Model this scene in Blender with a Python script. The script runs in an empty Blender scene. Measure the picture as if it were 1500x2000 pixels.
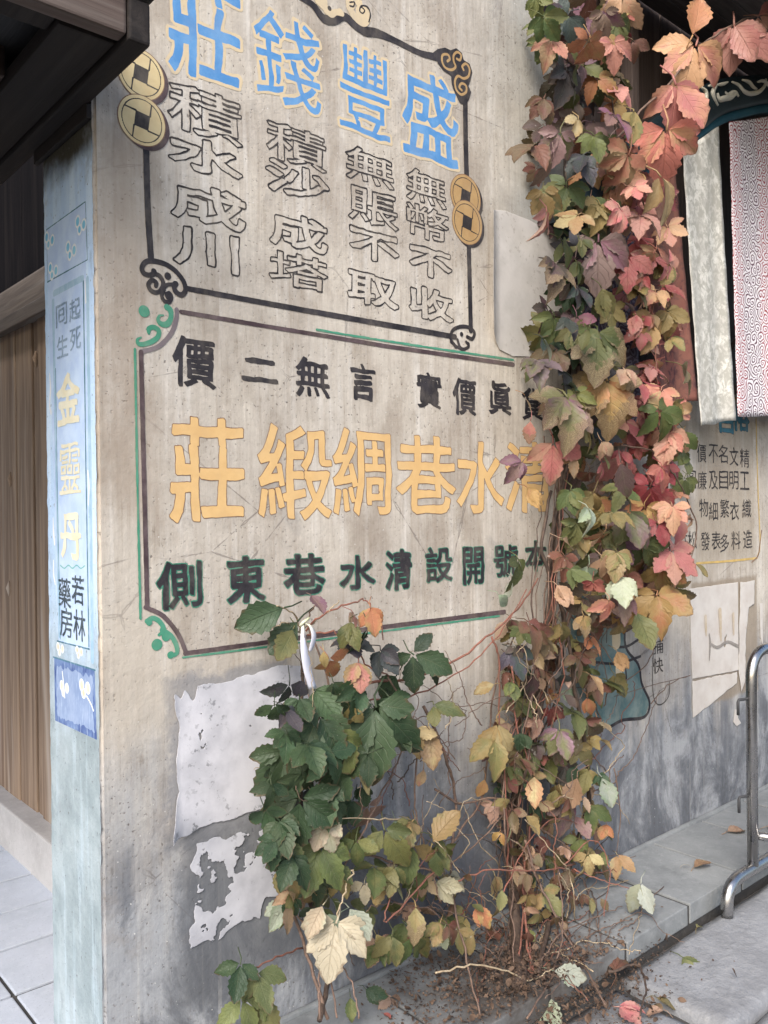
import bpy, bmesh, math, random
import numpy as np
from mathutils import Vector, Matrix

# ------------------------------------------------------------------ camera, sky, sun, exposure
sc = bpy.context.scene
FPX = 1660.0
CAM = np.array([-0.8035, -1.9541, 1.4])
AX = np.array([0.75507251, -0.01066263, 0.65555458])      # world X in camera axes (right, down, forward)
AY = np.array([-0.65554943, 0.00445953, 0.7551391])
AZ = np.array([-0.01097524, -0.99993321, -0.00362261])
ROT = np.stack([AX, AY, AZ])
cam = bpy.data.cameras.new('camera')
camo = bpy.data.objects.new('camera', cam)
sc.collection.objects.link(camo)
right, up, fwd = ROT[:, 0], -ROT[:, 1], ROT[:, 2]
m = Matrix(((right[0], up[0], -fwd[0], CAM[0]), (right[1], up[1], -fwd[1], CAM[1]), (right[2], up[2], -fwd[2], CAM[2]), (0, 0, 0, 1)))
camo.matrix_world = m
cam.sensor_fit = 'VERTICAL'
cam.sensor_height = 24.0
cam.lens = 24.0 * FPX / 2000.0
cam.clip_start = 0.02
cam.clip_end = 500.0
sc.camera = camo

SUN_DIR = Vector((-0.90, -0.58, 0.92)).normalized()          # towards the sun
world = bpy.data.worlds.new('World'); sc.world = world
world.use_nodes = True
wn = world.node_tree.nodes; wl = world.node_tree.links
bgn = wn['Background']
sky = wn.new('ShaderNodeTexSky'); sky.sky_type = 'NISHITA'; sky.sun_disc = False
sky.sun_elevation = math.asin(SUN_DIR.z)
sky.sun_rotation = math.atan2(SUN_DIR.x, SUN_DIR.y)
sky.air_density = 1.0; sky.dust_density = 3.0; sky.ozone_density = 1.0
wl.new(sky.outputs['Color'], bgn.inputs['Color'])
bgn.inputs['Strength'].default_value = 0.12
sl = bpy.data.lights.new('sun', 'SUN'); sl.energy = 1.4; sl.angle = math.radians(28); sl.color = (1.0, 0.985, 0.965)
so = bpy.data.objects.new('sun', sl); sc.collection.objects.link(so)
so.rotation_euler = SUN_DIR.to_track_quat('Z', 'Y').to_euler()
sc.view_settings.view_transform = 'Standard'; sc.view_settings.look = 'None'
sc.view_settings.gamma = 1.0; sc.view_settings.use_curve_mapping = False
sc.view_settings.exposure = 1.2
sc.cycles.max_bounces = 6

random.seed(7); RNG = np.random.default_rng(7)
C = sc.collection

# ------------------------------------------------------------------ pixel helpers
def ray(px, py):
    return ROT @ np.array([(px - 750.0) / FPX, (py - 1000.0) / FPX, 1.0])
def on_y(px, py, y=0.0):
    r = ray(px, py); return CAM + r * ((y - CAM[1]) / r[1])
def on_x(px, py, x=0.0):
    r = ray(px, py); return CAM + r * ((x - CAM[0]) / r[0])
def on_z(px, py, z=0.0):
    r = ray(px, py); return CAM + r * ((z - CAM[2]) / r[2])
def mpp(p):                                                   # metres per photo pixel at a point
    return float((np.asarray(p) - CAM) @ fwd) / FPX
def uvM(px, py, off=0.0):
    p = on_y(px, py, -off); return np.array([p[0], p[2]])
def uvS(px, py, off=0.0):
    p = on_x(px, py, -off); return np.array([-p[1], p[2]])
def toM(u, v, off): return (u, -off, v)
def toS(u, v, off): return (-off, -u, v)
class Plane: pass
MAIN = Plane(); MAIN.uv = uvM; MAIN.to = toM
SIDE = Plane(); SIDE.uv = uvS; SIDE.to = toS

# ------------------------------------------------------------------ object helpers
def link(o, parent=None):
    C.objects.link(o)
    if parent is not None: o.parent = parent
    return o
def mesh_obj(name, verts, faces, mat=None, parent=None, smooth=False):
    me = bpy.data.meshes.new(name)
    me.from_pydata([tuple(map(float, v)) for v in verts], [], [tuple(int(i) for i in f) for f in faces])
    me.update()
    if smooth:
        me.polygons.foreach_set('use_smooth', [True] * len(me.polygons))
    if mat: me.materials.append(mat)
    return link(bpy.data.objects.new(name, me), parent)
def bm_obj(name, bm, mat=None, parent=None, smooth=False):
    me = bpy.data.meshes.new(name); bm.to_mesh(me); bm.free()
    if smooth: me.polygons.foreach_set('use_smooth', [True] * len(me.polygons))
    if mat: me.materials.append(mat)
    return link(bpy.data.objects.new(name, me), parent)
def thing(name, label, cat, loc=(0, 0, 0), group=None):
    o = bpy.data.objects.new(name, None); o.empty_display_size = 0.05; o.location = loc
    o['label'] = label; o['category'] = cat
    if group: o['group'] = group
    return link(o)
def tag(o, label, cat, group=None):
    o['label'] = label; o['category'] = cat
    if group: o['group'] = group
    return o
def box_bm(x0, x1, y0, y1, z0, z1, bevel=0.004, seg=2, jit=0.0):
    bm = bmesh.new()
    bmesh.ops.create_cube(bm, size=1.0)
    for v in bm.verts:
        v.co = Vector(((x0 + x1) / 2 + v.co.x * (x1 - x0), (y0 + y1) / 2 + v.co.y * (y1 - y0), (z0 + z1) / 2 + v.co.z * (z1 - z0)))
        if jit: v.co += Vector((random.uniform(-jit, jit), random.uniform(-jit, jit), random.uniform(-jit, jit) * .4))
    if bevel > 0:
        bmesh.ops.bevel(bm, geom=bm.edges[:], offset=bevel, segments=seg, affect='EDGES', profile=0.6)
    return bm
def box(name, x0, x1, y0, y1, z0, z1, mat, parent=None, bevel=0.004, jit=0.0, seg=2):
    return bm_obj(name, box_bm(x0, x1, y0, y1, z0, z1, bevel, seg, jit), mat, parent)
def catmull(pts, n=6):
    P = [np.array(p, float) for p in pts]
    if len(P) < 3: return P
    out = []
    Q = [2 * P[0] - P[1]] + P + [2 * P[-1] - P[-2]]
    for i in range(1, len(Q) - 2):
        p0, p1, p2, p3 = Q[i - 1], Q[i], Q[i + 1], Q[i + 2]
        for k in range(n):
            t = k / n
            out.append(0.5 * ((2 * p1) + (-p0 + p2) * t + (2 * p0 - 5 * p1 + 4 * p2 - p3) * t * t + (-p0 + 3 * p1 - 3 * p2 + p3) * t ** 3))
    out.append(P[-1]); return out
def tube_data(pts, rad, sides=6, cap=True):
    pts = [Vector(p) for p in pts]
    if not hasattr(rad, '__len__'): rad = [rad] * len(pts)
    V = []; F = []
    ref = None
    for i, p in enumerate(pts):
        d = (pts[min(i + 1, len(pts) - 1)] - pts[max(i - 1, 0)]).normalized()
        if ref is None:
            ref = Vector((0, 0, 1)) if abs(d.z) < 0.9 else Vector((1, 0, 0))
        a = (ref - d * ref.dot(d)).normalized(); ref = a
        b = d.cross(a)
        for k in range(sides):
            t = 2 * math.pi * k / sides
            V.append(p + (a * math.cos(t) + b * math.sin(t)) * rad[i])
    for i in range(len(pts) - 1):
        for k in range(sides):
            k2 = (k + 1) % sides
            F.append((i * sides + k, i * sides + k2, (i + 1) * sides + k2, (i + 1) * sides + k))
    if cap:
        F.append(tuple(range(sides - 1, -1, -1))); n = (len(pts) - 1) * sides
        F.append(tuple(n + k for k in range(sides)))
    return V, F
def tube(name, pts, rad, mat, parent=None, sides=6):
    V, F = tube_data(pts, rad, sides)
    return mesh_obj(name, V, F, mat, parent, True)

# ------------------------------------------------------------------ 2-D fields (for paint and torn paper)
_perm = RNG.random((256, 256))
def vnoise(x, y):
    xi = np.floor(x).astype(int); yi = np.floor(y).astype(int)
    fx = x - xi; fy = y - yi
    fx = fx * fx * (3 - 2 * fx); fy = fy * fy * (3 - 2 * fy)
    g = lambda a, b: _perm[a % 256, b % 256]
    return (g(xi, yi) * (1 - fx) + g(xi + 1, yi) * fx) * (1 - fy) + (g(xi, yi + 1) * (1 - fx) + g(xi + 1, yi + 1) * fx) * fy - 0.5
def fnoise(x, y, f, o=3):
    s = 0; a = 1.0
    for k in range(o):
        s = s + a * vnoise(x * f + 17.3 * k, y * f + 5.1 * k); f *= 2; a *= 0.5
    return s
def seg_dist(U, V, a, b, wa=0.0, wb=0.0):
    d = b - a; L = float(d @ d) + 1e-12
    t = np.clip(((U - a[0]) * d[0] + (V - a[1]) * d[1]) / L, 0, 1)
    return np.hypot(U - (a[0] + t * d[0]), V - (a[1] + t * d[1])) - (wa + (wb - wa) * t)
def poly_sdf(U, V, P):
    P = [np.asarray(p, float) for p in P]; n = len(P)
    D = np.full(U.shape, 1e9); ins = np.zeros(U.shape, bool)
    for i in range(n):
        a, b = P[i], P[(i + 1) % n]
        D = np.minimum(D, seg_dist(U, V, a, b))
        if a[1] != b[1]:
            c = ((a[1] > V) != (b[1] > V)) & (U < (b[0] - a[0]) * (V - a[1]) / (b[1] - a[1]) + a[0])
            ins ^= c
    return np.where(ins, -D, D)
def stroke_sdf(U, V, P, W):
    D = np.full(U.shape, 1e9)
    if not hasattr(W, '__len__'): W = [W] * len(P)
    for i in range(len(P) - 1):
        D = np.minimum(D, seg_dist(U, V, P[i], P[i + 1], W[i], W[i + 1]))
    return D
def march(F, us, vs, merge=True):
    """polygons of F<0 on a grid; F[j,i] at (us[i], vs[j])"""
    ins = F < 0
    nj, ni = F.shape
    verts = []; faces = []; vid = {}
    def gv(j, i):
        k = (j, i, 0)
        if k not in vid: vid[k] = len(verts); verts.append((us[i], vs[j]))
        return vid[k]
    def ev(j0, i0, j1, i1):
        k = (j0, i0, 1 if j1 == j0 else 2)
        if k not in vid:
            a, b = F[j0, i0], F[j1, i1]; t = a / (a - b); t = min(max(t, 0.02), 0.98)
            vid[k] = len(verts)
            verts.append((us[i0] + t * (us[i1] - us[i0]), vs[j0] + t * (vs[j1] - vs[j0])))
        return vid[k]
    cnt = ins[:-1, :-1].astype(int) + ins[1:, :-1] + ins[:-1, 1:] + ins[1:, 1:]
    full = cnt == 4
    if merge:
        for j in range(nj - 1):
            row = full[j]
            if not row.any(): continue
            d = np.diff(np.concatenate(([0], row.astype(int), [0])))
            for s, e in zip(np.where(d == 1)[0], np.where(d == -1)[0]):
                faces.append((gv(j, s), gv(j, e), gv(j + 1, e), gv(j + 1, s)))
    else:
        for j, i in zip(*np.where(full)):
            faces.append((gv(j, i), gv(j, i + 1), gv(j + 1, i + 1), gv(j + 1, i)))
    for j, i in zip(*np.where((cnt > 0) & (cnt < 4))):
        cs = [(j, i), (j, i + 1), (j + 1, i + 1), (j + 1, i)]
        poly = []
        for k in range(4):
            a, b = cs[k], cs[(k + 1) % 4]
            if ins[a]: poly.append(gv(*a))
            if ins[a] != ins[b]:
                lo, hi = (a, b) if (a[0], a[1]) <= (b[0], b[1]) else (b, a)
                poly.append(ev(lo[0], lo[1], hi[0], hi[1]))
        if len(poly) >= 3: faces.append(tuple(poly))
    return verts, faces
LAYER = [0.0006]
def paint(name, plane, fun, bounds, mat, parent, res=0.0022, off=None, rough=0.0, thick=False):
    """fun(U,V)->field; bounds in plane uv; a flat coat of paint just proud of the wall"""
    u0, v0, u1, v1 = bounds
    us = np.arange(u0, u1 + res, res); vs = np.arange(v0, v1 + res, res)
    U, V = np.meshgrid(us, vs)
    F = fun(U, V)
    if rough: F = F + rough * fnoise(U, V, 60.0, 2)
    vv, ff = march(F, us, vs)
    if not ff: return None
    if off is None:
        LAYER[0] += 0.000006; off = LAYER[0]
    return mesh_obj(name, [plane.to(u, v, off) for u, v in vv], ff, mat, parent)
def px_poly(plane, pts): return [plane.uv(*p) for p in pts]
def bbox(P, pad):
    P = np.array(P); return (P[:, 0].min() - pad, P[:, 1].min() - pad, P[:, 0].max() + pad, P[:, 1].max() + pad)
def wpx(plane, p):                                            # metres per px near photo point p on the plane
    q = plane.uv(*p); w = plane.to(q[0], q[1], 0); return mpp(w)
def strokes(name, plane, lists, mat, parent, res=0.002, rough=0.0009, smooth=True, off=None, dots=(), halo=0.0):
    """lists: [(pixel points, width px or list)]; dots: [(x,y,r px)]"""
    S = []
    for pts, w in lists:
        if hasattr(w, '__len__'):
            n = len(pts); P = [np.array([*plane.uv(*p), 0.5 * ww * wpx(plane, p) * 1.08 + halo]) for p, ww in zip(pts, w)]
        else:
            P = [np.array([*plane.uv(*p), 0.5 * w * wpx(plane, p) * 1.08 + halo]) for p in pts]
        if smooth and len(P) > 2: P = catmull(P, 5)
        S.append(P)
    allp = [p[:2] for P in S for p in P]; wm = max([p[2] for P in S for p in P] + [0])
    dd = [(plane.uv(x, y), r * wpx(plane, (x, y)) * 1.05 + halo) for x, y, r in dots]
    allp += [d[0] for d in dd]; wm = max([wm] + [d[1] for d in dd])
    def f(U, V):
        D = np.full(U.shape, 1e9)
        for P in S: D = np.minimum(D, stroke_sdf(U, V, [p[:2] for p in P], [p[2] for p in P]))
        for c, r in dd: D = np.minimum(D, np.hypot(U - c[0], V - c[1]) - r)
        return D
    return paint(name, plane, f, bbox(allp, wm + 0.006), mat, parent, res, off, rough)

# ------------------------------------------------------------------ materials
class N:
    def __init__(s, name):
        s.m = bpy.data.materials.new(name); s.m.use_nodes = True
        s.t = s.m.node_tree; s.n = s.t.nodes; s.l = s.t.links
        s.b = s.n['Principled BSDF']; s.out = s.n['Material Output']
        s.b.inputs['Specular IOR Level'].default_value = 0.3
    def add(s, typ, **kw):
        nd = s.n.new(typ)
        for k, v in kw.items(): setattr(nd, k, v)
        return nd
    def put(s, sock, v):
        if hasattr(v, 'is_output') or isinstance(v, bpy.types.NodeSocket): s.l.new(v, sock)
        else: sock.default_value = v
    def coord(s, scale=(1, 1, 1), kind='Object', loc=(0, 0, 0)):
        tc = s.add('ShaderNodeTexCoord'); mp = s.add('ShaderNodeMapping')
        s.l.new(tc.outputs[kind], mp.inputs['Vector']); mp.inputs['Scale'].default_value = scale; mp.inputs['Location'].default_value = loc
        return mp.outputs['Vector']
    def noise(s, vec, scale, detail=4, rough=0.55, dist=0.0):
        nd = s.add('ShaderNodeTexNoise'); s.l.new(vec, nd.inputs['Vector'])
        nd.inputs['Scale'].default_value = scale; nd.inputs['Detail'].default_value = detail
        nd.inputs['Roughness'].default_value = rough; nd.inputs['Distortion'].default_value = dist
        return nd.outputs['Fac']
    def vor(s, vec, scale, feature='F1', out='Distance'):
        nd = s.add('ShaderNodeTexVoronoi', feature=feature); s.l.new(vec, nd.inputs['Vector']); nd.inputs['Scale'].default_value = scale
        return nd.outputs[out]
    def ramp(s, v, a, b, lo=0.0, hi=1.0):
        nd = s.add('ShaderNodeMapRange', interpolation_type='SMOOTHSTEP'); s.put(nd.inputs['Value'], v)
        s.put(nd.inputs['From Min'], a); s.put(nd.inputs['From Max'], b); nd.inputs['To Min'].default_value = lo; nd.inputs['To Max'].default_value = hi
        return nd.outputs['Result']
    def math(s, op, a, b=0.0, c=None):
        nd = s.add('ShaderNodeMath', operation=op); s.put(nd.inputs[0], a); s.put(nd.inputs[1], b)
        if c is not None: s.put(nd.inputs[2], c)
        return nd.outputs[0]
    def mix(s, f, a, b, mode='MIX'):
        nd = s.add('ShaderNodeMix', data_type='RGBA', blend_type=mode)
        s.put(nd.inputs['Factor'], f)
        for k, v in (('A', a), ('B', b)):
            sk = [i for i in nd.inputs if i.name == k and i.type == 'RGBA'][0]
            s.put(sk, (*v, 1.0) if isinstance(v, tuple) and len(v) == 3 else v)
        return [o for o in nd.outputs if o.type == 'RGBA'][0]
    def bump(s, h, strength=0.3, dist=0.002, normal=None):
        nd = s.add('ShaderNodeBump'); s.put(nd.inputs['Height'], h); nd.inputs['Strength'].default_value = strength; nd.inputs['Distance'].default_value = dist
        if normal is not None: s.l.new(normal, nd.inputs['Normal'])
        s.l.new(nd.outputs[0], s.b.inputs['Normal']); return nd.outputs[0]
    def sep(s, vec):
        nd = s.add('ShaderNodeSeparateXYZ'); s.l.new(vec, nd.inputs[0]); return nd.outputs
    def done(s, col, rough=0.85):
        s.put(s.b.inputs['Base Color'], (*col, 1.0) if isinstance(col, tuple) and len(col) == 3 else col)
        s.put(s.b.inputs['Roughness'], rough); return s.m

BEIGE_A = (0.57, 0.515, 0.435); BEIGE_B = (0.45, 0.40, 0.34); BEIGE_C = (0.67, 0.63, 0.57)
def wall_color(k):
    """weathered limewash over concrete: shared by the wall and by what wears through thin paint"""
    v = k.coord()
    x, y, z = k.sep(v)
    st = k.noise(k.coord((9, 9, 0.7)), 2.2, 5, 0.6)
    st2 = k.noise(k.coord((26, 26, 1.2), loc=(3, 1, 7)), 2.0, 4, 0.6)
    cl = k.noise(v, 2.3, 6, 0.62, 0.6)
    col = k.mix(k.ramp(cl, 0.36, 0.66), BEIGE_A, BEIGE_B)
    col = k.mix(k.math('MULTIPLY', k.ramp(st, 0.48, 0.72), 0.75), col, BEIGE_C)
    col = k.mix(k.math('MULTIPLY', k.ramp(st2, 0.48, 0.74), 0.55), col, (0.34, 0.28, 0.22))
    br = k.noise(k.coord((3.5, 3.5, 1.6), loc=(9, 2, 1)), 1.7, 6, 0.65)
    col = k.mix(k.math('MULTIPLY', k.ramp(br, 0.46, 0.70), 0.7), col, (0.32, 0.265, 0.21))
    # greyer right of the mural high up, and at the bare concrete foot
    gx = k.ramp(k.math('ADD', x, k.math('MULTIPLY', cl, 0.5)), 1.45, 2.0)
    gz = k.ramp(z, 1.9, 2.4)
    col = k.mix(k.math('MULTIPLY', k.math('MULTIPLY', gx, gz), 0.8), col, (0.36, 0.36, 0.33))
    edge = k.math('ADD', z, k.math('MULTIPLY', k.math('SUBTRACT', k.noise(k.coord((1.4, 1.4, 1.0)), 2.0, 6, 0.6), 0.5), 0.95))
    edge = k.math('ADD', edge, k.math('MULTIPLY', k.math('SUBTRACT', st, 0.5), 0.55))
    low = k.ramp(edge, 1.0, 0.36)
    grey = k.mix(k.ramp(cl, 0.35, 0.68), (0.27, 0.28, 0.295), (0.18, 0.19, 0.208))
    grey = k.mix(k.math('MULTIPLY', k.ramp(st, 0.5, 0.75), 0.5), grey, (0.36, 0.36, 0.355))
    blo = k.noise(k.coord((1.3, 1.3, .8), loc=(21, 3, 9)), 3.1, 7, 0.72, 0.5)
    dark = k.math('MULTIPLY', k.ramp(edge, 0.80, 0.15), k.ramp(blo, 0.38, 0.60))
    grey = k.mix(k.math('MULTIPLY', k.ramp(blo, 0.54, 0.40), 0.6), grey, (0.40, 0.405, 0.41))
    grey = k.mix(k.math('MULTIPLY', dark, 0.85), grey, (0.095, 0.10, 0.112))
    col = k.mix(low, col, grey)
    fs = k.noise(k.coord((55, 55, 2.2), loc=(1, 4, 2)), 2.0, 5, 0.7); fg = k.noise(v, 75, 4, 0.7); md = k.noise(v, 16, 5, 0.7)
    var = k.math('ADD', k.math('ADD', k.math('MULTIPLY', k.math('SUBTRACT', fs, 0.5), 0.75), k.math('MULTIPLY', k.math('SUBTRACT', fg, 0.5), 0.45)), k.math('MULTIPLY', k.math('SUBTRACT', md, 0.5), 0.75))
    col = k.mix(k.ramp(var, 0.0, 0.42), col, k.mix(1.0, col, (0.50, 0.45, 0.40), 'MULTIPLY'))
    col = k.mix(k.ramp(var, 0.0, -0.42), col, k.mix(1.0, col, (1.38, 1.38, 1.40), 'MULTIPLY'))
    # pits, specks, rubbed lime
    sp = k.noise(v, 95.0, 2, 0.6)
    spm = k.math('MULTIPLY', k.ramp(sp, 0.625, 0.69), k.ramp(k.noise(v, 5.0, 3), 0.36, 0.58))
    col = k.mix(k.math('MULTIPLY', spm, 0.72), col, (0.115, 0.095, 0.08))
    wsp = k.ramp(k.noise(k.coord(loc=(5, 5, 5)), 120.0, 1, 0.5), 0.735, 0.77)
    col = k.mix(k.math('MULTIPLY', wsp, 0.7), col, (0.7, 0.68, 0.64))
    ck = k.vor(k.coord((1, 1, 1.5), loc=(.3, .1, .2)), 2.1, 'DISTANCE_TO_EDGE')
    ckn = k.math('ADD', ck, k.math('MULTIPLY', k.math('SUBTRACT', k.noise(v, 14, 3), 0.5), 0.05))
    crack = k.math('MULTIPLY', k.ramp(k.math('ABSOLUTE', ckn), 0.006, 0.0), k.ramp(k.noise(v, 1.9, 2), 0.50, 0.58))
    col = k.mix(k.math('MULTIPLY', crack, 0.6), col, (0.12, 0.10, 0.09))
    dr = k.noise(k.coord((20, 20, 0.35), loc=(7, 3, 5)), 2.0, 2, 0.5)
    drm = k.math('MULTIPLY', k.ramp(dr, 0.60, 0.66), k.ramp(k.noise(k.coord(loc=(4, 4, 8)), 1.6, 3), 0.45, 0.62))
    col = k.mix(k.math('MULTIPLY', drm, 0.2), col, (0.66, 0.63, 0.58))
    bl = k.noise(k.coord(loc=(11, 2, 6)), 3.4, 7, 0.72, 0.4)
    col = k.mix(k.math('MULTIPLY', k.ramp(bl, 0.56, 0.68), 0.45), col, (0.27, 0.245, 0.225))
    h = k.math('ADD', k.math('MULTIPLY', k.noise(v, 28, 6, 0.65), 1.0), k.math('MULTIPLY', sp, -0.35))
    h = k.math('SUBTRACT', h, k.math('MULTIPLY', spm, 0.6))
    return col, h
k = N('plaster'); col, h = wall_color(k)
_v = k.coord(); _x, _y, _z = k.sep(_v); _n = k.noise(_v, 7.0, 6, 0.68); _n9 = k.noise(_v, 38.0, 4, 0.7)
def stain_shade(col, p0, p1, c, amt, soft=0.05, rag=0.16):
    a = uvM(*p0); b = uvM(*p1)
    dx = k.math('SUBTRACT', k.math('ABSOLUTE', k.math('SUBTRACT', _x, (a[0] + b[0]) / 2)), abs(b[0] - a[0]) / 2)
    dz = k.math('SUBTRACT', k.math('ABSOLUTE', k.math('SUBTRACT', _z, (a[1] + b[1]) / 2)), abs(b[1] - a[1]) / 2)
    d = k.math('ADD', k.math('MAXIMUM', dx, dz), k.math('MULTIPLY', k.math('SUBTRACT', _n, 0.5), rag))
    d = k.math('ADD', d, k.math('MULTIPLY', k.math('SUBTRACT', _n9, 0.5), rag * 0.35))
    return k.mix(k.math('MULTIPLY', k.ramp(d, soft, -soft), amt), col, c)
# old glue, damp and rubbed patches left by bills, plus painted eave shade
col = stain_shade(col, (322, 1325), (560, 1600), (0.225, 0.225, 0.235), 0.75, 0.014, 0.11)
col = stain_shade(col, (345, 1640), (690, 1830), (0.115, 0.12, 0.13), 0.7, 0.06, 0.26)
col = stain_shade(col, (700, 1640), (1060, 1800), (0.10, 0.105, 0.12), 0.6, 0.08, 0.3)
col = stain_shade(col, (1350, 1140), (1480, 1345), (0.27, 0.215, 0.155), 0.75, 0.012, 0.05)
col = stain_shade(col, (215, 1180), (330, 1420), (0.50, 0.44, 0.36), 0.5, 0.06, 0.3)
col = stain_shade(col, (1360, 820), (1475, 1090), (0.30, 0.245, 0.175), 0.55, 0.05, 0.1)  # brown tone paints in the eave's shade on the wall below the window
col = stain_shade(col, (185, 250), (300, 1000), (0.36, 0.29, 0.225), 0.55, 0.07, 0.3)
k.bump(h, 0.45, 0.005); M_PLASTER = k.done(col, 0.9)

def paint_mat(name, c, c2=None, wear=0.25, scale=1.0):
    k = N(name); v = k.coord()
    h = k.noise(v, 28, 4, 0.65)
    wc = (0.46, 0.39, 0.30)
    n1 = k.noise(v, 16 * scale, 4, 0.6); n2 = k.noise(k.coord((60, 60, 14)), 2.4, 3, 0.6); n3 = k.noise(v, 150, 2, 0.6)
    c2 = c2 or tuple(min(1, x * 1.35 + 0.015) for x in c)
    col = k.mix(k.ramp(n1, 0.35, 0.68), c, c2)
    w = k.math('ADD', k.math('MULTIPLY', n2, 0.6), k.math('MULTIPLY', n3, 0.4))
    lo = 0.70 - 0.22 * wear
    col = k.mix(k.math('MULTIPLY', k.ramp(w, lo, lo + 0.12), min(1.0, wear * 2.2)), col, wc)
    fd = k.ramp(k.noise(k.coord((1, 1, .6), loc=(3, 8, 2)), 11.0, 5, 0.7), 0.44, 0.70)
    col = k.mix(k.math('MULTIPLY', fd, 0.08 + 0.5 * wear), col, wc)
    k.bump(h, 0.4, 0.003)
    return k.done(col, 0.75)
P_BLACK = paint_mat('black_paint', (0.020, 0.018, 0.022), (0.045, 0.04, 0.045), 0.16)
P_LINE = paint_mat('outline_paint', (0.026, 0.023, 0.024), (0.055, 0.047, 0.045), 0.16)
P_BLUE = paint_mat('blue_paint', (0.085, 0.255, 0.53), (0.14, 0.33, 0.60), 0.10)
P_CREAM = paint_mat('cream_paint', (0.66, 0.53, 0.34), (0.60, 0.49, 0.33), 0.42)
P_GOLD = paint_mat('ochre_paint', (0.72, 0.475, 0.21), (0.66, 0.42, 0.18), 0.06)
P_GOLDL = paint_mat('brown_paint', (0.17, 0.085, 0.05), (0.25, 0.15, 0.09), 0.45)
P_COIN = paint_mat('coin_paint', (0.70, 0.565, 0.31), (0.63, 0.48, 0.25), 0.12)
P_COIN2 = paint_mat('dark_coin_paint', (0.40, 0.25, 0.11), (0.47, 0.31, 0.14), 0.12)
P_GREEN = paint_mat('green_paint', (0.055, 0.25, 0.155), (0.09, 0.30, 0.20), 0.25)
P_DGREEN = paint_mat('green_halo_paint', (0.03, 0.17, 0.11), (0.06, 0.24, 0.16), 0.5)
P_PLUM = paint_mat('plum_paint', (0.060, 0.038, 0.042), (0.12, 0.085, 0.09), 0.22)
P_PLUMD = paint_mat('worn_plum_paint', (0.17, 0.14, 0.15), (0.22, 0.185, 0.19), 0.25)
P_TEALFIG = paint_mat('figure_paint', (0.075, 0.145, 0.15), (0.20, 0.26, 0.245), 0.3, 0.5)
P_BLUE2 = paint_mat('shop_blue_paint', (0.035, 0.14, 0.20), None, 0.2)
P_YELLOW = paint_mat('yellow_line_paint', (0.50, 0.34, 0.11), None, 0.35)
P_GLUE = paint_mat('glue_grey', (0.235, 0.235, 0.245), (0.30, 0.30, 0.31), 0.35)
P_GLUED = paint_mat('dark_glue_grey', (0.105, 0.108, 0.118), (0.16, 0.165, 0.175), 0.15)
P_BROWNISH = paint_mat('brown_patch', (0.30, 0.235, 0.165), (0.36, 0.285, 0.20), 0.35)

def blue_base():
    k = N('blue_limewash'); v = k.coord(); x, y, z = k.sep(v)
    n = k.noise(v, 6, 5, 0.6); st = k.noise(k.coord((12, 12, 1.2)), 2.2, 5, 0.6)
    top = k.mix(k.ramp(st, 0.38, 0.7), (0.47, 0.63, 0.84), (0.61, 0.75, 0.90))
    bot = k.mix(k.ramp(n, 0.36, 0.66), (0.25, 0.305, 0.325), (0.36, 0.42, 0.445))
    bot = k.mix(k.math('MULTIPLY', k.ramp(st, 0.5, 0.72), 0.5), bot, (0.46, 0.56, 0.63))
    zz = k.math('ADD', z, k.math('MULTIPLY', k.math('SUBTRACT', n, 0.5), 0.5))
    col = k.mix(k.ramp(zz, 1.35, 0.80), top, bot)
    moss_shade = k.ramp(k.math('ADD', z, k.math('MULTIPLY', k.math('SUBTRACT', k.noise(v, 9, 4), 0.5), 0.13)), 2.225, 2.31)
    col = k.mix(moss_shade, col, (0.055, 0.05, 0.035))  # moss and the beam's shade, both put into the dark top colour
    d = k.ramp(k.noise(k.coord(loc=(2, 7, 1)), 4.5, 6, 0.7), 0.55, 0.74)
    col = k.mix(k.math('MULTIPLY', d, 0.65), col, (0.27, 0.30, 0.32))
    sp = k.noise(v, 70, 2, 0.6)
    gr = k.noise(k.coord((1, 1, .55), loc=(6, 1, 3)), 17.0, 7, 0.75)
    col = k.mix(k.ramp(gr, 0.52, 0.70, 0.0, 0.55), col, k.mix(1.0, col, (0.55, 0.55, 0.55), 'MULTIPLY'))
    col = k.mix(k.math('MULTIPLY', k.ramp(sp, 0.66, 0.71), 0.6), col, (0.12, 0.12, 0.12))
    k.bump(k.math('ADD', k.noise(v, 22, 6, 0.65), sp), 0.5, 0.004)
    return k.done(col, 0.88)
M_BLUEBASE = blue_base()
def side_paint(name, c, c2, wear=0.3):
    k = N(name); v = k.coord()
    n1 = k.noise(v, 14, 4, 0.6); n2 = k.noise(k.coord((50, 50, 10)), 2.4, 3, 0.6)
    col = k.mix(k.ramp(n1, 0.35, 0.66), c, c2)
    col = k.mix(k.math('MULTIPLY', k.ramp(n2, 0.52, 0.72), wear), col, (0.56, 0.67, 0.81))
    k.bump(k.noise(v, 22, 6, 0.65), 0.4, 0.003)
    return k.done(col, 0.8)
S_TEAL = side_paint('teal_side_paint', (0.055, 0.145, 0.20), (0.09, 0.20, 0.27), 0.35)
S_MID = side_paint('mid_blue_paint', (0.30, 0.46, 0.60), (0.40, 0.56, 0.69), 0.5)
S_PALE = side_paint('pale_blue_paint', (0.44, 0.57, 0.80), (0.54, 0.67, 0.86), 0.35)
S_WHITE = side_paint('white_side_paint', (0.80, 0.82, 0.82), (0.72, 0.76, 0.80), 0.15)
S_CYAN = side_paint('cyan_paint', (0.16, 0.48, 0.72), (0.28, 0.60, 0.75), 0.3)
S_NAVY = side_paint('navy_paint', (0.055, 0.095, 0.26), (0.16, 0.24, 0.44), 0.4)
S_NAVYL = side_paint('washed_navy_paint', (0.22, 0.30, 0.48), (0.30, 0.38, 0.55), 0.4)
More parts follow.
